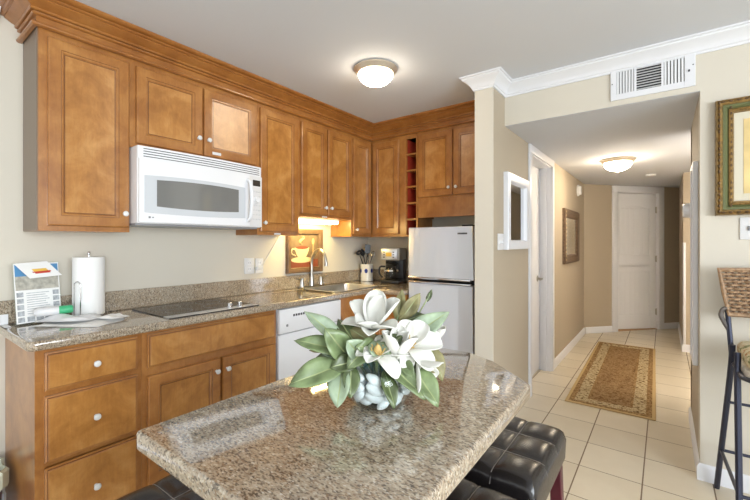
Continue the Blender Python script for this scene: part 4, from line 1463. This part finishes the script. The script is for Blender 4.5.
PX0, PX1, PZ0, PZ1 = 2.872, 3.46, 1.455, 2.07
mesh_obj('outer_frame', wall_ring(PX0, PX1, PZ0, PZ1, [(0, 0), (0, 0.03), (0.005, 0.040), (0.012, 0.034), (0.018, 0.042), (0.026, 0.036), (0.030, 0.028), (0.030, 0.0)]), GOLD, t)
mesh_obj('green_band', wall_ring(PX0 + 0.0295, PX1 - 0.0295, PZ0 + 0.0295, PZ1 - 0.0295, [(0, 0.0), (0, 0.03), (0.010, 0.030), (0.024, 0.018), (0.024, 0.0)]), GREENF, t)
mesh_obj('inner_frame', wall_ring(PX0 + 0.053, PX1 - 0.053, PZ0 + 0.053, PZ1 - 0.053, [(0, 0.0), (0, 0.026), (0.006, 0.030), (0.012, 0.024), (0.018, 0.026), (0.022, 0.014), (0.022, 0.0)]), GOLD, t)
b = B()
for i in range(20):
    z = PZ0 + 0.02 + i * 0.0305
    if i % 7 == 6:
        continue
    b.ball((PX0 + 0.015, YS - 0.040, z), 0.005, 0.005, 0.009, None, 8, 6)
    b.ball((PX0 + 0.063, YS - 0.029, z), 0.004, 0.004, 0.008, None, 8, 6)
for i in range(18):
    x = PX0 + 0.03 + i * 0.0305
    b.ball((x, YS - 0.040, PZ1 - 0.015), 0.009, 0.005, 0.005, None, 8, 6)
    b.ball((x, YS - 0.040, PZ0 + 0.015), 0.009, 0.005, 0.005, None, 8, 6)
mesh_obj('carved_bead', b, simple('dark_gilding', (96, 74, 50), 0.5, 0.3), t)
mesh_obj('mat_board', B().box(PX0 + 0.07, PX1 - 0.07, YS - 0.012, YS - 0.002, PZ0 + 0.07, PZ1 - 0.07), MATC, t)
mesh_obj('print', B().box(PX0 + 0.112, PX1 - 0.112, YS - 0.014, YS - 0.011, PZ0 + 0.112, PZ1 - 0.112), ART, t)
t = thing('light_switch', 'white double switch plate below the gilded picture', 'switch', (3.03, YS, 1.33))
mesh_obj('cover_plate', B().box(2.97, 3.085, YS - 0.007, YS - 0.0005, 1.325, 1.442, 0.003), WPLAS, t)
for x in (3.005, 3.05):
    mesh_obj('toggle', B().box(x - 0.005, x + 0.005, YS - 0.016, YS - 0.0065, 1.372, 1.396, 0.002, 1), VENTG, t)

# wicker bar chair
CX, CY = 3.137, 2.45
c = thing('wicker_bar_chair', 'wicker backed metal bar chair against the right wall', 'chair', (CX, CY, 0))
hx = 0.215
sz = 0.755
for sx in (-1, 1):
    for sy, foot in ((1, (CX + sx * 0.262, 2.742)), (-1, (CX + sx * 0.235, 2.18))):
        topx, topy = CX + sx * 0.222, CY + sy * 0.08
        mesh_obj('leg', B().tube([(topx, topy, sz + 0.06), (topx + (foot[0] - topx) * 0.15, topy + (foot[1] - topy) * 0.12, sz - 0.10), (foot[0], foot[1], 0.002)], 0.0125, 10, smooth=4), IRON, c)
zr = 0.235
fr = []
for sx, sy in ((-1, 1), (1, 1), (1, -1), (-1, -1)):
    topx, topy = CX + sx * 0.222, CY + sy * 0.08
    fx_, fy_ = (CX + sx * 0.262, 2.742) if sy == 1 else (CX + sx * 0.235, 2.18)
    k = 0.70
    fr.append((topx + (fx_ - topx) * k, topy + (fy_ - topy) * k, zr))
b = B()
for i in range(4):
    b.tube([fr[i], fr[(i + 1) % 4]], 0.008, 8)
mesh_obj('footrest', b, IRON, c)
mesh_obj('upper_stretcher', B().tube([(CX - 0.23, CY + 0.13, 0.52), (CX + 0.23, CY + 0.13, 0.52)], 0.007, 8), IRON, c)
mesh_obj('seat', B().prism(rrect(CX - 0.205, CX + 0.205, CY - 0.20, CY + 0.20, 0.06), sz - 0.045, sz, 0.01, 2), CREAMW, c)
mesh_obj('seat_frame', B().tube([(p[0], p[1], sz - 0.03) for p in rrect(CX - 0.215, CX + 0.215, CY - 0.21, CY + 0.21, 0.065)], 0.011, 8, closed=True), IRON, c)
mesh_obj('cushion', B().prism(rrect(CX - 0.20, CX + 0.20, CY - 0.195, CY + 0.195, 0.06), sz + 0.001, sz + 0.072, 0.028, 4), CUSH, c)
BY = CY + 0.215


def backpt(u, v, o=0.0):
    wdt = 0.222 + 0.036 * v
    x = CX + (2 * u - 1) * wdt
    z = 0.940 + 0.232 * v
    y = BY + 0.02 * v - 0.03 * (1 - (2 * u - 1) ** 2) * -1 + o
    return Vector((x, y, z))


b = B()
n = 13
for i in range(n):
    v = (i + 0.5) / n
    pts = []
    for j in range(41):
        u = j / 40
        pts.append(backpt(u, v, 0.008 * math.sin(u * PI * 20 + i * PI)))
    b.tube(pts, 0.0068, 6)
wk = mesh_obj('wicker_back', b, WICK, c)
b = B()
for j in range(21):
    u = j / 20
    b.tube([backpt(u, 0, 0.002), backpt(u, 0.5, 0.002), backpt(u, 1, 0.002)], 0.0055, 6)
mesh_obj('weave_spokes', b, WICKD, wk)
mesh_obj('back_frame', B().tube([backpt(0, 0), backpt(0, 0.5), backpt(0, 1), backpt(0.25, 1), backpt(0.5, 1), backpt(0.75, 1), backpt(1, 1), backpt(1, 0.5), backpt(1, 0), backpt(0.5, 0)], 0.0105, 8, closed=True), WICK, c)
for sx, u in ((-1, 0), (1, 1)):
    p0 = backpt(u, 0.2)
    mesh_obj('arm', B().tube([backpt(u, 0.15), (p0.x + sx * 0.014, p0.y, 0.965), (p0.x + sx * 0.022, p0.y, 0.935), (p0.x + sx * 0.010, p0.y - 0.01, 0.90), (p0.x - sx * 0.010, p0.y - 0.02, 0.86)], 0.0105, 10, smooth=5), BRONZE, c)
    mesh_obj('back_upright', B().tube([backpt(u, 0.1, 0.012), (p0.x - sx * 0.008, BY - 0.02, 0.86), (p0.x - sx * 0.012, CY + 0.14, 0.735)], 0.011, 8), IRON, c)

# waste basket left of the drawers
c = thing('waste_basket', 'mauve waste basket with pale crumpled liner left of the drawers', 'bin', (0.235, 0.27, 0))
mesh_obj('bucket', B().lathe([(0, 0.002), (0.10, 0.002), (0.105, 0.008), (0.125, 0.265), (0.118, 0.265), (0.098, 0.012), (0, 0.010)], (0.235, 0.27, 0), 'Z', 28, cap=False), MAUVE, c)
b = B()
rnd = random.Random(4)
n = 48
rad = [rnd.uniform(-1, 1) for _ in range(n)]


def liner(u, v):
    a = 2 * PI * u
    k = int(u * n) % n
    j = rad[k]
    r, z = [(0.112, 0.20), (0.120, 0.272), (0.129 + 0.006 * j, 0.30 + 0.012 * j), (0.142 + 0.008 * j, 0.285 + 0.02 * j), (0.141 + 0.008 * j, 0.22 + 0.018 * j)][int(round(v * 4))]
    return Vector((0.235 + r * math.cos(a), 0.27 + r * math.sin(a), z))


b.grid(liner, n, 4)
bmesh.ops.remove_doubles(b.bm, verts=b.bm.verts[:], dist=1e-5)
mesh_obj('liner', b, BAG, c, smooth=20)

# ------------------------------------------------------------------ ISLAND AND STOOLS
c = thing('kitchen_island', 'granite topped island table with the flower bowl', 'table', (2.05, 0.85, 0))


def rounded(poly, r, n=5):
    out_ = []
    m = len(poly)
    for i in range(m):
        p, a, b_ = Vector(poly[i]), Vector(poly[i - 1]), Vector(poly[(i + 1) % m])
        d1_, d2_ = (a - p), (b_ - p)
        rr = min(r, d1_.length * 0.45, d2_.length * 0.45)
        s0, s1 = p + d1_.normalized() * rr, p + d2_.normalized() * rr
        for k in range(n + 1):
            t_ = k / n
            q = s0 * (1 - t_) ** 2 + p * 2 * t_ * (1 - t_) + s1 * t_ ** 2
            out_.append((q.x, q.y))
    return out_


poly = [(1.758, 0.348), (2.358, 0.348), (2.352, 1.125), (2.20, 1.268), (2.09, 1.322), (1.985, 1.318), (1.845, 1.02), (1.757, 0.80)]
mesh_obj('tabletop', B().prism(rounded(poly, 0.010), 0.872, 0.914, 0.007, 3), GRAN, c)
mesh_obj('pedestal', B().box(1.874, 1.936, 0.50, 1.20, 0.028, 0.871, 0.004, 1).box(1.866, 1.944, 0.48, 1.22, 0, 0.03, 0.004, 1), DKWOOD, c)

# bar stool with a tufted seat
SH, SWX, SWY = 0.625, 0.205, 0.222


def make_stool():
    t_ = thing('bar_stool', '', 'stool', (0, 0, 0))
    b_ = B()
    nx, ny = 36, 36

    def h(u, v):
        ex = 1 - abs(2 * u - 1) ** 22
        ey = 1 - abs(2 * v - 1) ** 22
        e = max(0.0, ex * ey) ** 0.5
        su = abs(math.sin(PI * (u * 3)))
        sv = abs(math.sin(PI * (v * 3)))
        seam = min(1.0, su ** 0.4) * min(1.0, sv ** 0.4)
        inner = min(1, 5 * min(u, 1 - u, v, 1 - v) + 0.25)
        return e, 0.011 * seam + 0.003 * inner

    def top(u, v):
        e, t2 = h(u, v)
        x = (2 * u - 1) * SWX * (1 - 0.02 * (1 - e))
        y = (2 * v - 1) * SWY * (1 - 0.02 * (1 - e))
        return Vector((x, y, SH - 0.055 + e * 0.036 + t2 * e))
    b_.grid(top, nx, ny)
    # side skirt down to the base board
    ring = [(i / nx, 0) for i in range(nx)] + [(1, j / ny) for j in range(ny)] + [(1 - i / nx, 1) for i in range(nx)] + [(0, 1 - j / ny) for j in range(ny)]
    m = len(ring)
    for k in range(m):
        a = top(*ring[k])
        q = top(*ring[(k + 1) % m])
        vs = [b_.bm.verts.new(p) for p in (a, q, Vector((q.x * 0.985, q.y * 0.985, SH - 0.125)), Vector((a.x * 0.985, a.y * 0.985, SH - 0.125)))]
        b_.bm.faces.new(vs)
    bmesh.ops.remove_doubles(b_.bm, verts=b_.bm.verts[:], dist=1e-5)
    seat = mesh_obj('seat', b_, LEATH, t_, smooth=60, local=True)
    b_ = B()
    for k in (1, 2):
        b_.tube([top(k / 3, j / 30) + Vector((0, 0, 0.0006)) for j in range(31)], 0.0011, 5)
        b_.tube([top(j / 30, k / 3) + Vector((0, 0, 0.0006)) for j in range(31)], 0.0011, 5)
    mesh_obj('seam', b_, STITCH, seat, local=True)
    mesh_obj('seat_board', B().box(-SWX * 0.93, SWX * 0.93, -SWY * 0.93, SWY * 0.93, SH - 0.15, SH - 0.124, 0.003, 1), CHERRY, t_, local=True)
    for sx in (-1, 1):
        for sy in (-1, 1):
            x0, y0 = sx * (SWX - 0.032), sy * (SWY - 0.032)
            bb = B()
            M_ = Matrix(((1, 0, sx * -0.03, 0), (0, 1, sy * -0.03, 0), (0, 0, 1, 0), (0, 0, 0, 1)))
            bb.box(x0 + sx * 0.012 - 0.02, x0 + sx * 0.012 + 0.02, y0 + sy * 0.012 - 0.02, y0 + sy * 0.012 + 0.02, 0.0, SH - 0.149, 0.003, 1, M_)
            mesh_obj('leg', bb, CHERRY, t_, local=True)
    for sy in (-1, 1):
        mesh_obj('stretcher', B().box(-SWX + 0.04, SWX - 0.04, sy * (SWY - 0.03) - 0.011, sy * (SWY - 0.03) + 0.011, 0.20, 0.235, 0.002, 1), CHERRY, t_, local=True)
    for sx in (-1, 1):
        mesh_obj('stretcher', B().box(sx * (SWX - 0.03) - 0.011, sx * (SWX - 0.03) + 0.011, -SWY + 0.04, SWY - 0.04, 0.14, 0.175, 0.002, 1), CHERRY, t_, local=True)
    return t_


st = make_stool()
st.location = (2.155, 1.375, 0)
st['label'] = 'tufted black leather bar stool at the far right corner of the island'
st['group'] = 'bar stools round the island'
dup(st, (2.155, 0.872, 0), 0, 'tufted black leather bar stool nearer the viewer on the right of the island')
dup(st, (1.645, 0.440, 0), 0, 'tufted black leather bar stool at the left of the island')

# ------------------------------------------------------------------ FLOWER ARRANGEMENT
VX, VY, VZ = 2.085, 0.772, 0.9146
VR = math.atan2(289, 386)
c = thing('flower_bowl', 'round clear glass bowl of pebbles on the island', 'vase', (VX, VY, VZ), VR)
prof = [(0.0, 0.0), (0.045, 0.0), (0.062, 0.008), (0.078, 0.026), (0.0875, 0.050), (0.087, 0.072), (0.078, 0.094), (0.066, 0.108), (0.063, 0.114), (0.0605, 0.112), (0.0635, 0.106), (0.0755, 0.092), (0.084, 0.071), (0.0845, 0.051), (0.075, 0.028), (0.060, 0.011), (0.044, 0.005), (0, 0.005)]
prof = [(r_ * 1.07, h_ * 1.05) for r_, h_ in prof]
mesh_obj('bowl', B().lathe(prof, (0, 0, 0), 'Z', 44, cap=False), GLASS, c, local=True)
tag(mesh_obj('glass_tumbler', B().lathe([(0, 0.0065), (0.036, 0.0065), (0.040, 0.012), (0.043, 0.125), (0.040, 0.125), (0.037, 0.014), (0, 0.011)], (0, 0, 0), 'Z', 32, cap=False), WATER, local=True), 'teal tinted glass tumbler standing inside the pebble bowl', 'glass')
tb = bpy.data.objects['glass_tumbler']
tb.location = (VX, VY, VZ)

rnd = random.Random(11)
pm = None
spots_ = []
for z, r, n, off in ((0.019, 0.052, 8, 0.0), (0.038, 0.069, 10, 0.25), (0.059, 0.0745, 11, 0.0), (0.079, 0.071, 10, 0.3), (0.030, 0.052, 7, 0.4), (0.062, 0.0565, 8, 0.5)):
    for k in range(n):
        spots_.append((2 * PI * (k + off) / n + rnd.uniform(-0.06, 0.06), r, z + rnd.uniform(-0.003, 0.003)))
for a, r, z in spots_:
    if pm is None:
        b = B().ball((0, 0, 0), 0.0105, 0.0215, 0.0115, None, 14, 10)
        for v in b.bm.verts:
            v.co.x *= 1 + 0.12 * math.sin(v.co.y * 90)
            v.co.z *= 1 + 0.10 * math.sin(v.co.y * 120 + 1)
        pm = mesh_obj('pebble', b, PEBBLE, local=True)
        p = pm
    else:
        p = pm.copy()
        COL.objects.link(p)
    p.location = (VX + r * math.cos(a), VY + r * math.sin(a), VZ + z)
    p.rotation_euler = (rnd.uniform(-0.75, 0.75), rnd.uniform(-0.2, 0.2), a)
    s = rnd.uniform(0.82, 1.06)
    p.scale = (1.0, s, rnd.uniform(0.8, 1.1))
    tag(p, 'smooth white pebble packed in the glass bowl', 'pebble', 'pebbles in the glass bowl')


# the arrangement is laid out in the bowl's own frame: l = right, d = away, h = above the island top (metres)
def V3(l, d, h):
    ca, sa = math.cos(VR), math.sin(VR)
    return Vector((VX + l * ca - d * sa, VY + l * sa + d * ca, VZ + h))


def leaf_mesh(base, tip, width, nrm, bend=0.02, fold=0.18, twist=0.0):
    b_ = B()
    L = (tip - base).length
    n = nrm.normalized()
    mid = (base + tip) / 2 + n * bend
    nu, nv = 16, 10

    def pt(u, v):
        p = base * (1 - u) ** 2 + mid * 2 * u * (1 - u) + tip * u * u
        t_ = ((mid - base) * (1 - u) + (tip - mid) * u).normalized()
        s_ = t_.cross(n).normalized()
        nn = s_.cross(t_).normalized()
        w_ = width * (math.sin(PI * (0.03 + 0.97 * u) ** 0.85) ** 0.8 if u < 0.999 else 0.0)
        q = 2 * v - 1
        q = math.copysign(abs(q) ** 1.7, q)
        ang = (twist + 0.25 * math.sin(L * 300)) * u
        sd = s_ * math.cos(ang) + nn * math.sin(ang)
        return p + sd * (w_ * 0.5 * q) + nn * ((fold + 0.12) * w_ * 0.5 * abs(q)) + nn * 0.002 * math.sin(9 * u + 3 * q)
    b_.grid(pt, nu, nv)
    for k_, f_ in enumerate(b_.bm.faces):
        f_.material_index = 1 if k_ % nv in (nv // 2 - 1, nv // 2) else 0
    bmesh.ops.remove_doubles(b_.bm, verts=b_.bm.verts[:], dist=1e-5)
    return b_


def add_leaf(parent, base, tip, width, nrm, mat, bend=0.02, fold=0.18, twist=0.0):
    o_ = mesh_obj('leaf', leaf_mesh(base, tip, width, nrm, bend, fold, twist), mat, parent, smooth=70)
    o_.data.materials.append(LEAFMID)
    sd = o_.modifiers.new('thickness', 'SOLIDIFY')
    sd.thickness = 0.0012
    return o_


def petal_mesh(centre, axis, ang, length, width, openness, cup, ref):
    """one cupped petal growing from the centre; openness 0 = closed upright, 1 = flat open"""
    b_ = B()
    ax_ = axis.normalized()
    x_ = (ref - ax_ * ref.dot(ax_)).normalized()
    y_ = ax_.cross(x_)
    rad_ = x_ * math.cos(ang) + y_ * math.sin(ang)
    tan_ = ax_.cross(rad_)

    def pt(u, v):
        q = 2 * v - 1
        th = openness * PI / 2 * (0.55 + 0.6 * u)
        out_ = rad_ * (length * u * math.sin(th)) + ax_ * (length * u * math.cos(th))
        nrm = ax_ * math.sin(th) - rad_ * math.cos(th)
        w_ = width * (math.sqrt(max(0.0, 1 - ((u - 0.60) / 0.405) ** 2)) if u > 0.60 else 0.28 + 0.72 * math.sin(PI / 2 * u / 0.60))
        return centre + rad_ * 0.006 + out_ + tan_ * (w_ * 0.5 * q) + nrm * (cup * w_ * 0.5 * q * q) - nrm * 0.10 * length * math.sin(PI * u)
    b_.grid(pt, 16, 8)
    return b_


def flower(label, stem_from, centre, axis, petals, stamen=True, leaves=(), pale=None):
    t_ = thing('magnolia_stem', label, 'flower', stem_from, 0, 'magnolia stems in the bowl')
    cdir = axis.normalized()
    mesh_obj('stem', B().tube([stem_from, stem_from * 0.45 + (centre - cdir * 0.05) * 0.55 + Vector((0, 0, 0.01)), centre - cdir * 0.006], [0.0035, 0.003, 0.004], 8, smooth=6), STEM, t_)
    ref = Vector((0.3, 0.2, 1.0))
    for (ang, ln, wd, op, cup) in petals:
        o_ = mesh_obj('petal', petal_mesh(centre, axis, math.radians(ang), ln, wd, op, cup, ref), PETAL, t_, smooth=80)
        sd = o_.modifiers.new('thickness', 'SOLIDIFY')
        sd.thickness = 0.0014
    if stamen:
        b_ = B()
        Mq = Matrix.Translation(centre) @ cdir.to_track_quat('Z', 'Y').to_matrix().to_4x4()
        b_.lathe([(0.0, -0.002), (0.011, 0.0), (0.012, 0.008), (0.008, 0.02), (0.003, 0.028), (0, 0.029)], M=Mq, seg=14)
        for k in range(22):
            a = k * 2.4
            b_.tube([Mq @ Vector((0.009 * math.cos(a), 0.009 * math.sin(a), 0.002)), Mq @ Vector((0.017 * math.cos(a), 0.017 * math.sin(a), 0.010 + 0.006 * (k % 3)))], 0.0014, 5)
        mesh_obj('stamens', b_, STAMEN, t_)
    for lf in leaves:
        add_leaf(t_, *lf)
    return t_


FWD = Vector((-math.sin(VR), math.cos(VR), 0))      # away from the viewer's side
RGT = Vector((math.cos(VR), math.sin(VR), 0))
UP = Vector((0, 0, 1))


def nv(r, f, u):
    return RGT * r + FWD * f + UP * u


src = V3(0, 0, 0.075)
# 1 - the large raised bloom
flower('tall open white magnolia highest in the bowl', V3(-0.006, 0.004, 0.03), V3(-0.018, -0.008, 0.180), nv(0.06, -0.30, 0.95),
       [(38, 0.098, 0.060, 0.34, 0.6), (-38, 0.100, 0.062, 0.34, 0.6), (90, 0.088, 0.056, 0.55, 0.55), (-92, 0.086, 0.054, 0.58, 0.55), (128, 0.072, 0.042, 0.82, 0.5), (182, 0.062, 0.066, 0.50, 0.7), (-140, 0.07, 0.046, 0.66, 0.5), (8, 0.086, 0.056, 0.20, 0.6)], False,
       [(V3(-0.02, -0.03, 0.155), V3(-0.075, -0.07, 0.105), 0.05, nv(0.1, -0.8, 0.6), LEAF, 0.012),
        (V3(-0.01, -0.035, 0.160), V3(0.008, -0.085, 0.118), 0.050, nv(0.1, -0.8, 0.6), LEAFP, 0.014),
        (V3(-0.015, 0.01, 0.16), V3(0.035, -0.03, 0.125), 0.045, nv(0.3, -0.7, 0.6), LEAFD, 0.01)])
# 2 - low bloom facing up and forward
flower('low open white magnolia with golden stamens facing front', V3(0.002, -0.006, 0.03), V3(-0.006, -0.062, 0.134), nv(0.10, -0.26, 0.96),
       [(20, 0.068, 0.052, 0.80, 0.4), (-40, 0.072, 0.052, 0.82, 0.4), (80, 0.066, 0.046, 0.9, 0.35), (-100, 0.076, 0.044, 0.95, 0.35), (150, 0.044, 0.040, 0.85, 0.5), (-160, 0.044, 0.040, 0.80, 0.5), (-15, 0.055, 0.046, 0.55, 0.4)], True,
       [(V3(0.02, -0.06, 0.11), V3(0.100, -0.110, 0.050), 0.050, nv(0.25, -0.65, 0.7), LEAF, 0.018),
        (V3(0.01, -0.065, 0.098), V3(0.032, -0.11, 0.030), 0.036, nv(0.3, -0.85, 0.4), LEAFD, 0.012)])
# 3 - bloom at the right
flower('wide white magnolia at the right turned towards the hall', V3(0.008, 0.0, 0.03), V3(0.068, -0.03, 0.146), nv(0.10, -0.58, 0.80),
       [(-15, 0.068, 0.056, 0.62, 0.5), (-62, 0.078, 0.058, 0.78, 0.45), (-112, 0.074, 0.050, 0.92, 0.4), (35, 0.060, 0.050, 0.55, 0.5), (-160, 0.058, 0.036, 1.0, 0.35), (85, 0.045, 0.040, 0.75, 0.5)], True,
       [(V3(0.045, -0.01, 0.14), V3(0.180, 0.03, 0.218), 0.058, nv(-0.15, -0.8, 0.6), LEAFP, 0.012, 0.12),
        (V3(0.05, -0.05, 0.125), V3(0.075, -0.085, 0.085), 0.03, nv(0.2, -0.9, 0.2), LEAF, 0.01)])
# 4 - closed tulip-like bloom
flower('half closed white magnolia between the tall and the right blooms', V3(0.006, -0.004, 0.03), V3(0.040, -0.055, 0.122), nv(0.12, -0.15, 1.0),
       [(180, 0.075, 0.046, 0.28, 0.75), (60, 0.078, 0.046, 0.26, 0.75), (-60, 0.078, 0.046, 0.30, 0.75), (0, 0.07, 0.044, 0.15, 0.8), (120, 0.07, 0.04, 0.35, 0.7)], False,
       [(V3(0.03, -0.01, 0.12), V3(0.065, 0.01, 0.185), 0.045, nv(0.2, -0.9, 0.3), LEAFD, 0.008)])
# 5 - bud far right
flower('small white magnolia bud at the far right of the bowl', V3(0.010, 0.004, 0.03), V3(0.146, 0.045, 0.140), nv(0.25, -0.1, 1.0),
       [(0, 0.044, 0.036, 0.22, 0.9), (120, 0.044, 0.036, 0.26, 0.9), (240, 0.044, 0.036, 0.24, 0.9), (180, 0.042, 0.034, 0.42, 0.8)], False,
       [(V3(0.12, 0.02, 0.14), V3(0.155, -0.01, 0.055), 0.042, nv(0.4, -0.8, 0.3), LEAFB, 0.016)])
# 6 - drooping bloom right front
flower('drooping white magnolia petals low on the right', V3(0.010, -0.008, 0.03), V3(0.090, -0.06, 0.118), nv(0.55, -0.45, -0.55),
       [(20, 0.066, 0.034, 0.45, 0.5), (140, 0.070, 0.034, 0.38, 0.5), (260, 0.066, 0.032, 0.5, 0.5)], False)


def sprig(label, frm, to, leaves):
    t_ = thing('leaf_sprig', label, 'leaves', frm, 0, 'leaf sprigs in the bowl')
    mesh_obj('stem', B().tube([frm, (frm + to) / 2 + Vector((0, 0, 0.012)), to], [0.003, 0.0026, 0.002], 7, smooth=6), STEM, t_)
    for lf in leaves:
        add_leaf(t_, *lf)
    return t_


sprig('leaf sprig reaching furthest left low over the table', V3(-0.008, -0.006, 0.03), V3(-0.085, -0.05, 0.105),
      [(V3(-0.085, -0.05, 0.105), V3(-0.205, -0.085, 0.072), 0.066, nv(0.1, -0.7, 0.8), LEAF, 0.014),
       (V3(-0.085, -0.055, 0.10), V3(-0.094, -0.10, 0.028), 0.050, nv(-0.2, -0.95, 0.2), LEAFP, 0.012),
       (V3(-0.068, -0.050, 0.11), V3(-0.066, -0.09, 0.045), 0.040, nv(0.25, -0.95, 0.2), LEAFD, 0.012)])
sprig('leaf sprig spreading to the upper left', V3(-0.010, 0.0, 0.03), V3(-0.085, -0.02, 0.135),
      [(V3(-0.085, -0.02, 0.13), V3(-0.205, -0.03, 0.160), 0.048, nv(0.1, -0.75, 0.75), LEAF, 0.012),
       (V3(-0.09, -0.01, 0.15), V3(-0.185, 0.0, 0.225), 0.046, nv(0.3, -0.8, 0.6), LEAFP, 0.010),
       (V3(-0.075, -0.03, 0.118), V3(-0.128, -0.055, 0.195), 0.060, nv(0.25, -0.9, 0.35), LEAF, 0.014),
       (V3(-0.10, 0.0, 0.135), V3(-0.175, 0.01, 0.125), 0.034, nv(0.0, -0.7, 0.7), LEAFB, 0.01)])
sprig('short leaf sprig filling the middle behind the low bloom', V3(-0.004, 0.006, 0.03), V3(-0.045, -0.03, 0.13),
      [(V3(-0.05, -0.02, 0.135), V3(-0.105, 0.03, 0.200), 0.055, nv(0.2, -0.8, 0.5), LEAFD, 0.012),
       (V3(-0.045, -0.035, 0.125), V3(-0.075, -0.075, 0.17), 0.05, nv(0.2, -0.9, 0.4), LEAFP, 0.012),
       (V3(-0.02, -0.03, 0.12), V3(0.035, -0.065, 0.150), 0.046, nv(0.1, -0.8, 0.6), LEAF, 0.012),
       (V3(-0.05, -0.04, 0.115), V3(-0.115, -0.065, 0.105), 0.044, nv(0.1, -0.8, 0.6), LEAFD, 0.01)])
sprig('upright leaf sprig behind the tall bloom', V3(0.004, 0.010, 0.03), V3(0.050, 0.05, 0.205),
      [(V3(0.050, 0.05, 0.190), V3(0.062, 0.065, 0.270), 0.036, nv(-0.3, -0.9, 0.3), LEAFB, 0.006),
       (V3(0.055, 0.05, 0.195), V3(0.108, 0.055, 0.262), 0.040, nv(0.3, -0.9, 0.3), LEAFB, 0.008),
       (V3(0.060, 0.045, 0.188), V3(0.120, 0.06, 0.206), 0.036, nv(0.1, -0.7, 0.7), LEAFD, 0.008),
       (V3(0.02, 0.04, 0.20), V3(-0.002, 0.08, 0.262), 0.026, nv(-0.2, -0.8, 0.5), LEAF, 0.006),
       (V3(0.045, 0.03, 0.15), V3(0.095, 0.02, 0.165), 0.042, nv(0.1, -0.7, 0.7), LEAF, 0.01)])
sprig('thin twig with a small bud rising at the upper right', V3(0.010, 0.012, 0.03), V3(0.140, 0.08, 0.262),
      [(V3(0.128, 0.076, 0.238), V3(0.142, 0.082, 0.268), 0.014, nv(0.1, -0.9, 0.3), LEAFD, 0.003)])
sprig('leaf sprig drooping over the right of the bowl', V3(0.008, -0.002, 0.03), V3(0.085, -0.035, 0.105),
      [(V3(0.075, -0.05, 0.105), V3(0.130, -0.10, 0.030), 0.056, nv(0.35, -0.85, 0.4), LEAF, 0.016),
       (V3(0.09, -0.02, 0.11), V3(0.145, -0.03, 0.085), 0.046, nv(0.3, -0.7, 0.6), LEAFB, 0.012),
       (V3(0.06, -0.015, 0.115), V3(0.105, 0.02, 0.145), 0.044, nv(0.2, -0.7, 0.6), LEAFD, 0.01)])
sprig('leaf sprig filling the gap between the tall and the low bloom', V3(0.0, 0.002, 0.03), V3(0.005, -0.03, 0.135),
      [(V3(0.0, -0.03, 0.135), V3(-0.055, -0.065, 0.155), 0.044, nv(0.0, -0.8, 0.6), LEAF, 0.012),
       (V3(0.005, -0.03, 0.137), V3(0.055, -0.045, 0.175), 0.042, nv(0.2, -0.85, 0.5), LEAFD, 0.010),
       (V3(0.005, -0.02, 0.14), V3(0.060, 0.02, 0.190), 0.042, nv(0.1, -0.85, 0.5), LEAF, 0.010),
       (V3(0.0, -0.02, 0.14), V3(-0.075, 0.01, 0.180), 0.046, nv(-0.1, -0.85, 0.5), LEAFB, 0.012)])
sprig('leaf sprig low behind the left side of the bowl', V3(-0.006, 0.008, 0.03), V3(-0.075, 0.0, 0.11),
      [(V3(-0.075, 0.0, 0.11), V3(-0.165, 0.02, 0.10), 0.044, nv(0.0, -0.7, 0.7), LEAFD, 0.012),
       (V3(-0.07, -0.01, 0.112), V3(-0.145, -0.03, 0.135), 0.040, nv(0.0, -0.7, 0.7), LEAFP, 0.012),
       (V3(-0.07, -0.01, 0.105), V3(-0.125, -0.04, 0.055), 0.044, nv(0.0, -0.9, 0.4), LEAFD, 0.012)])
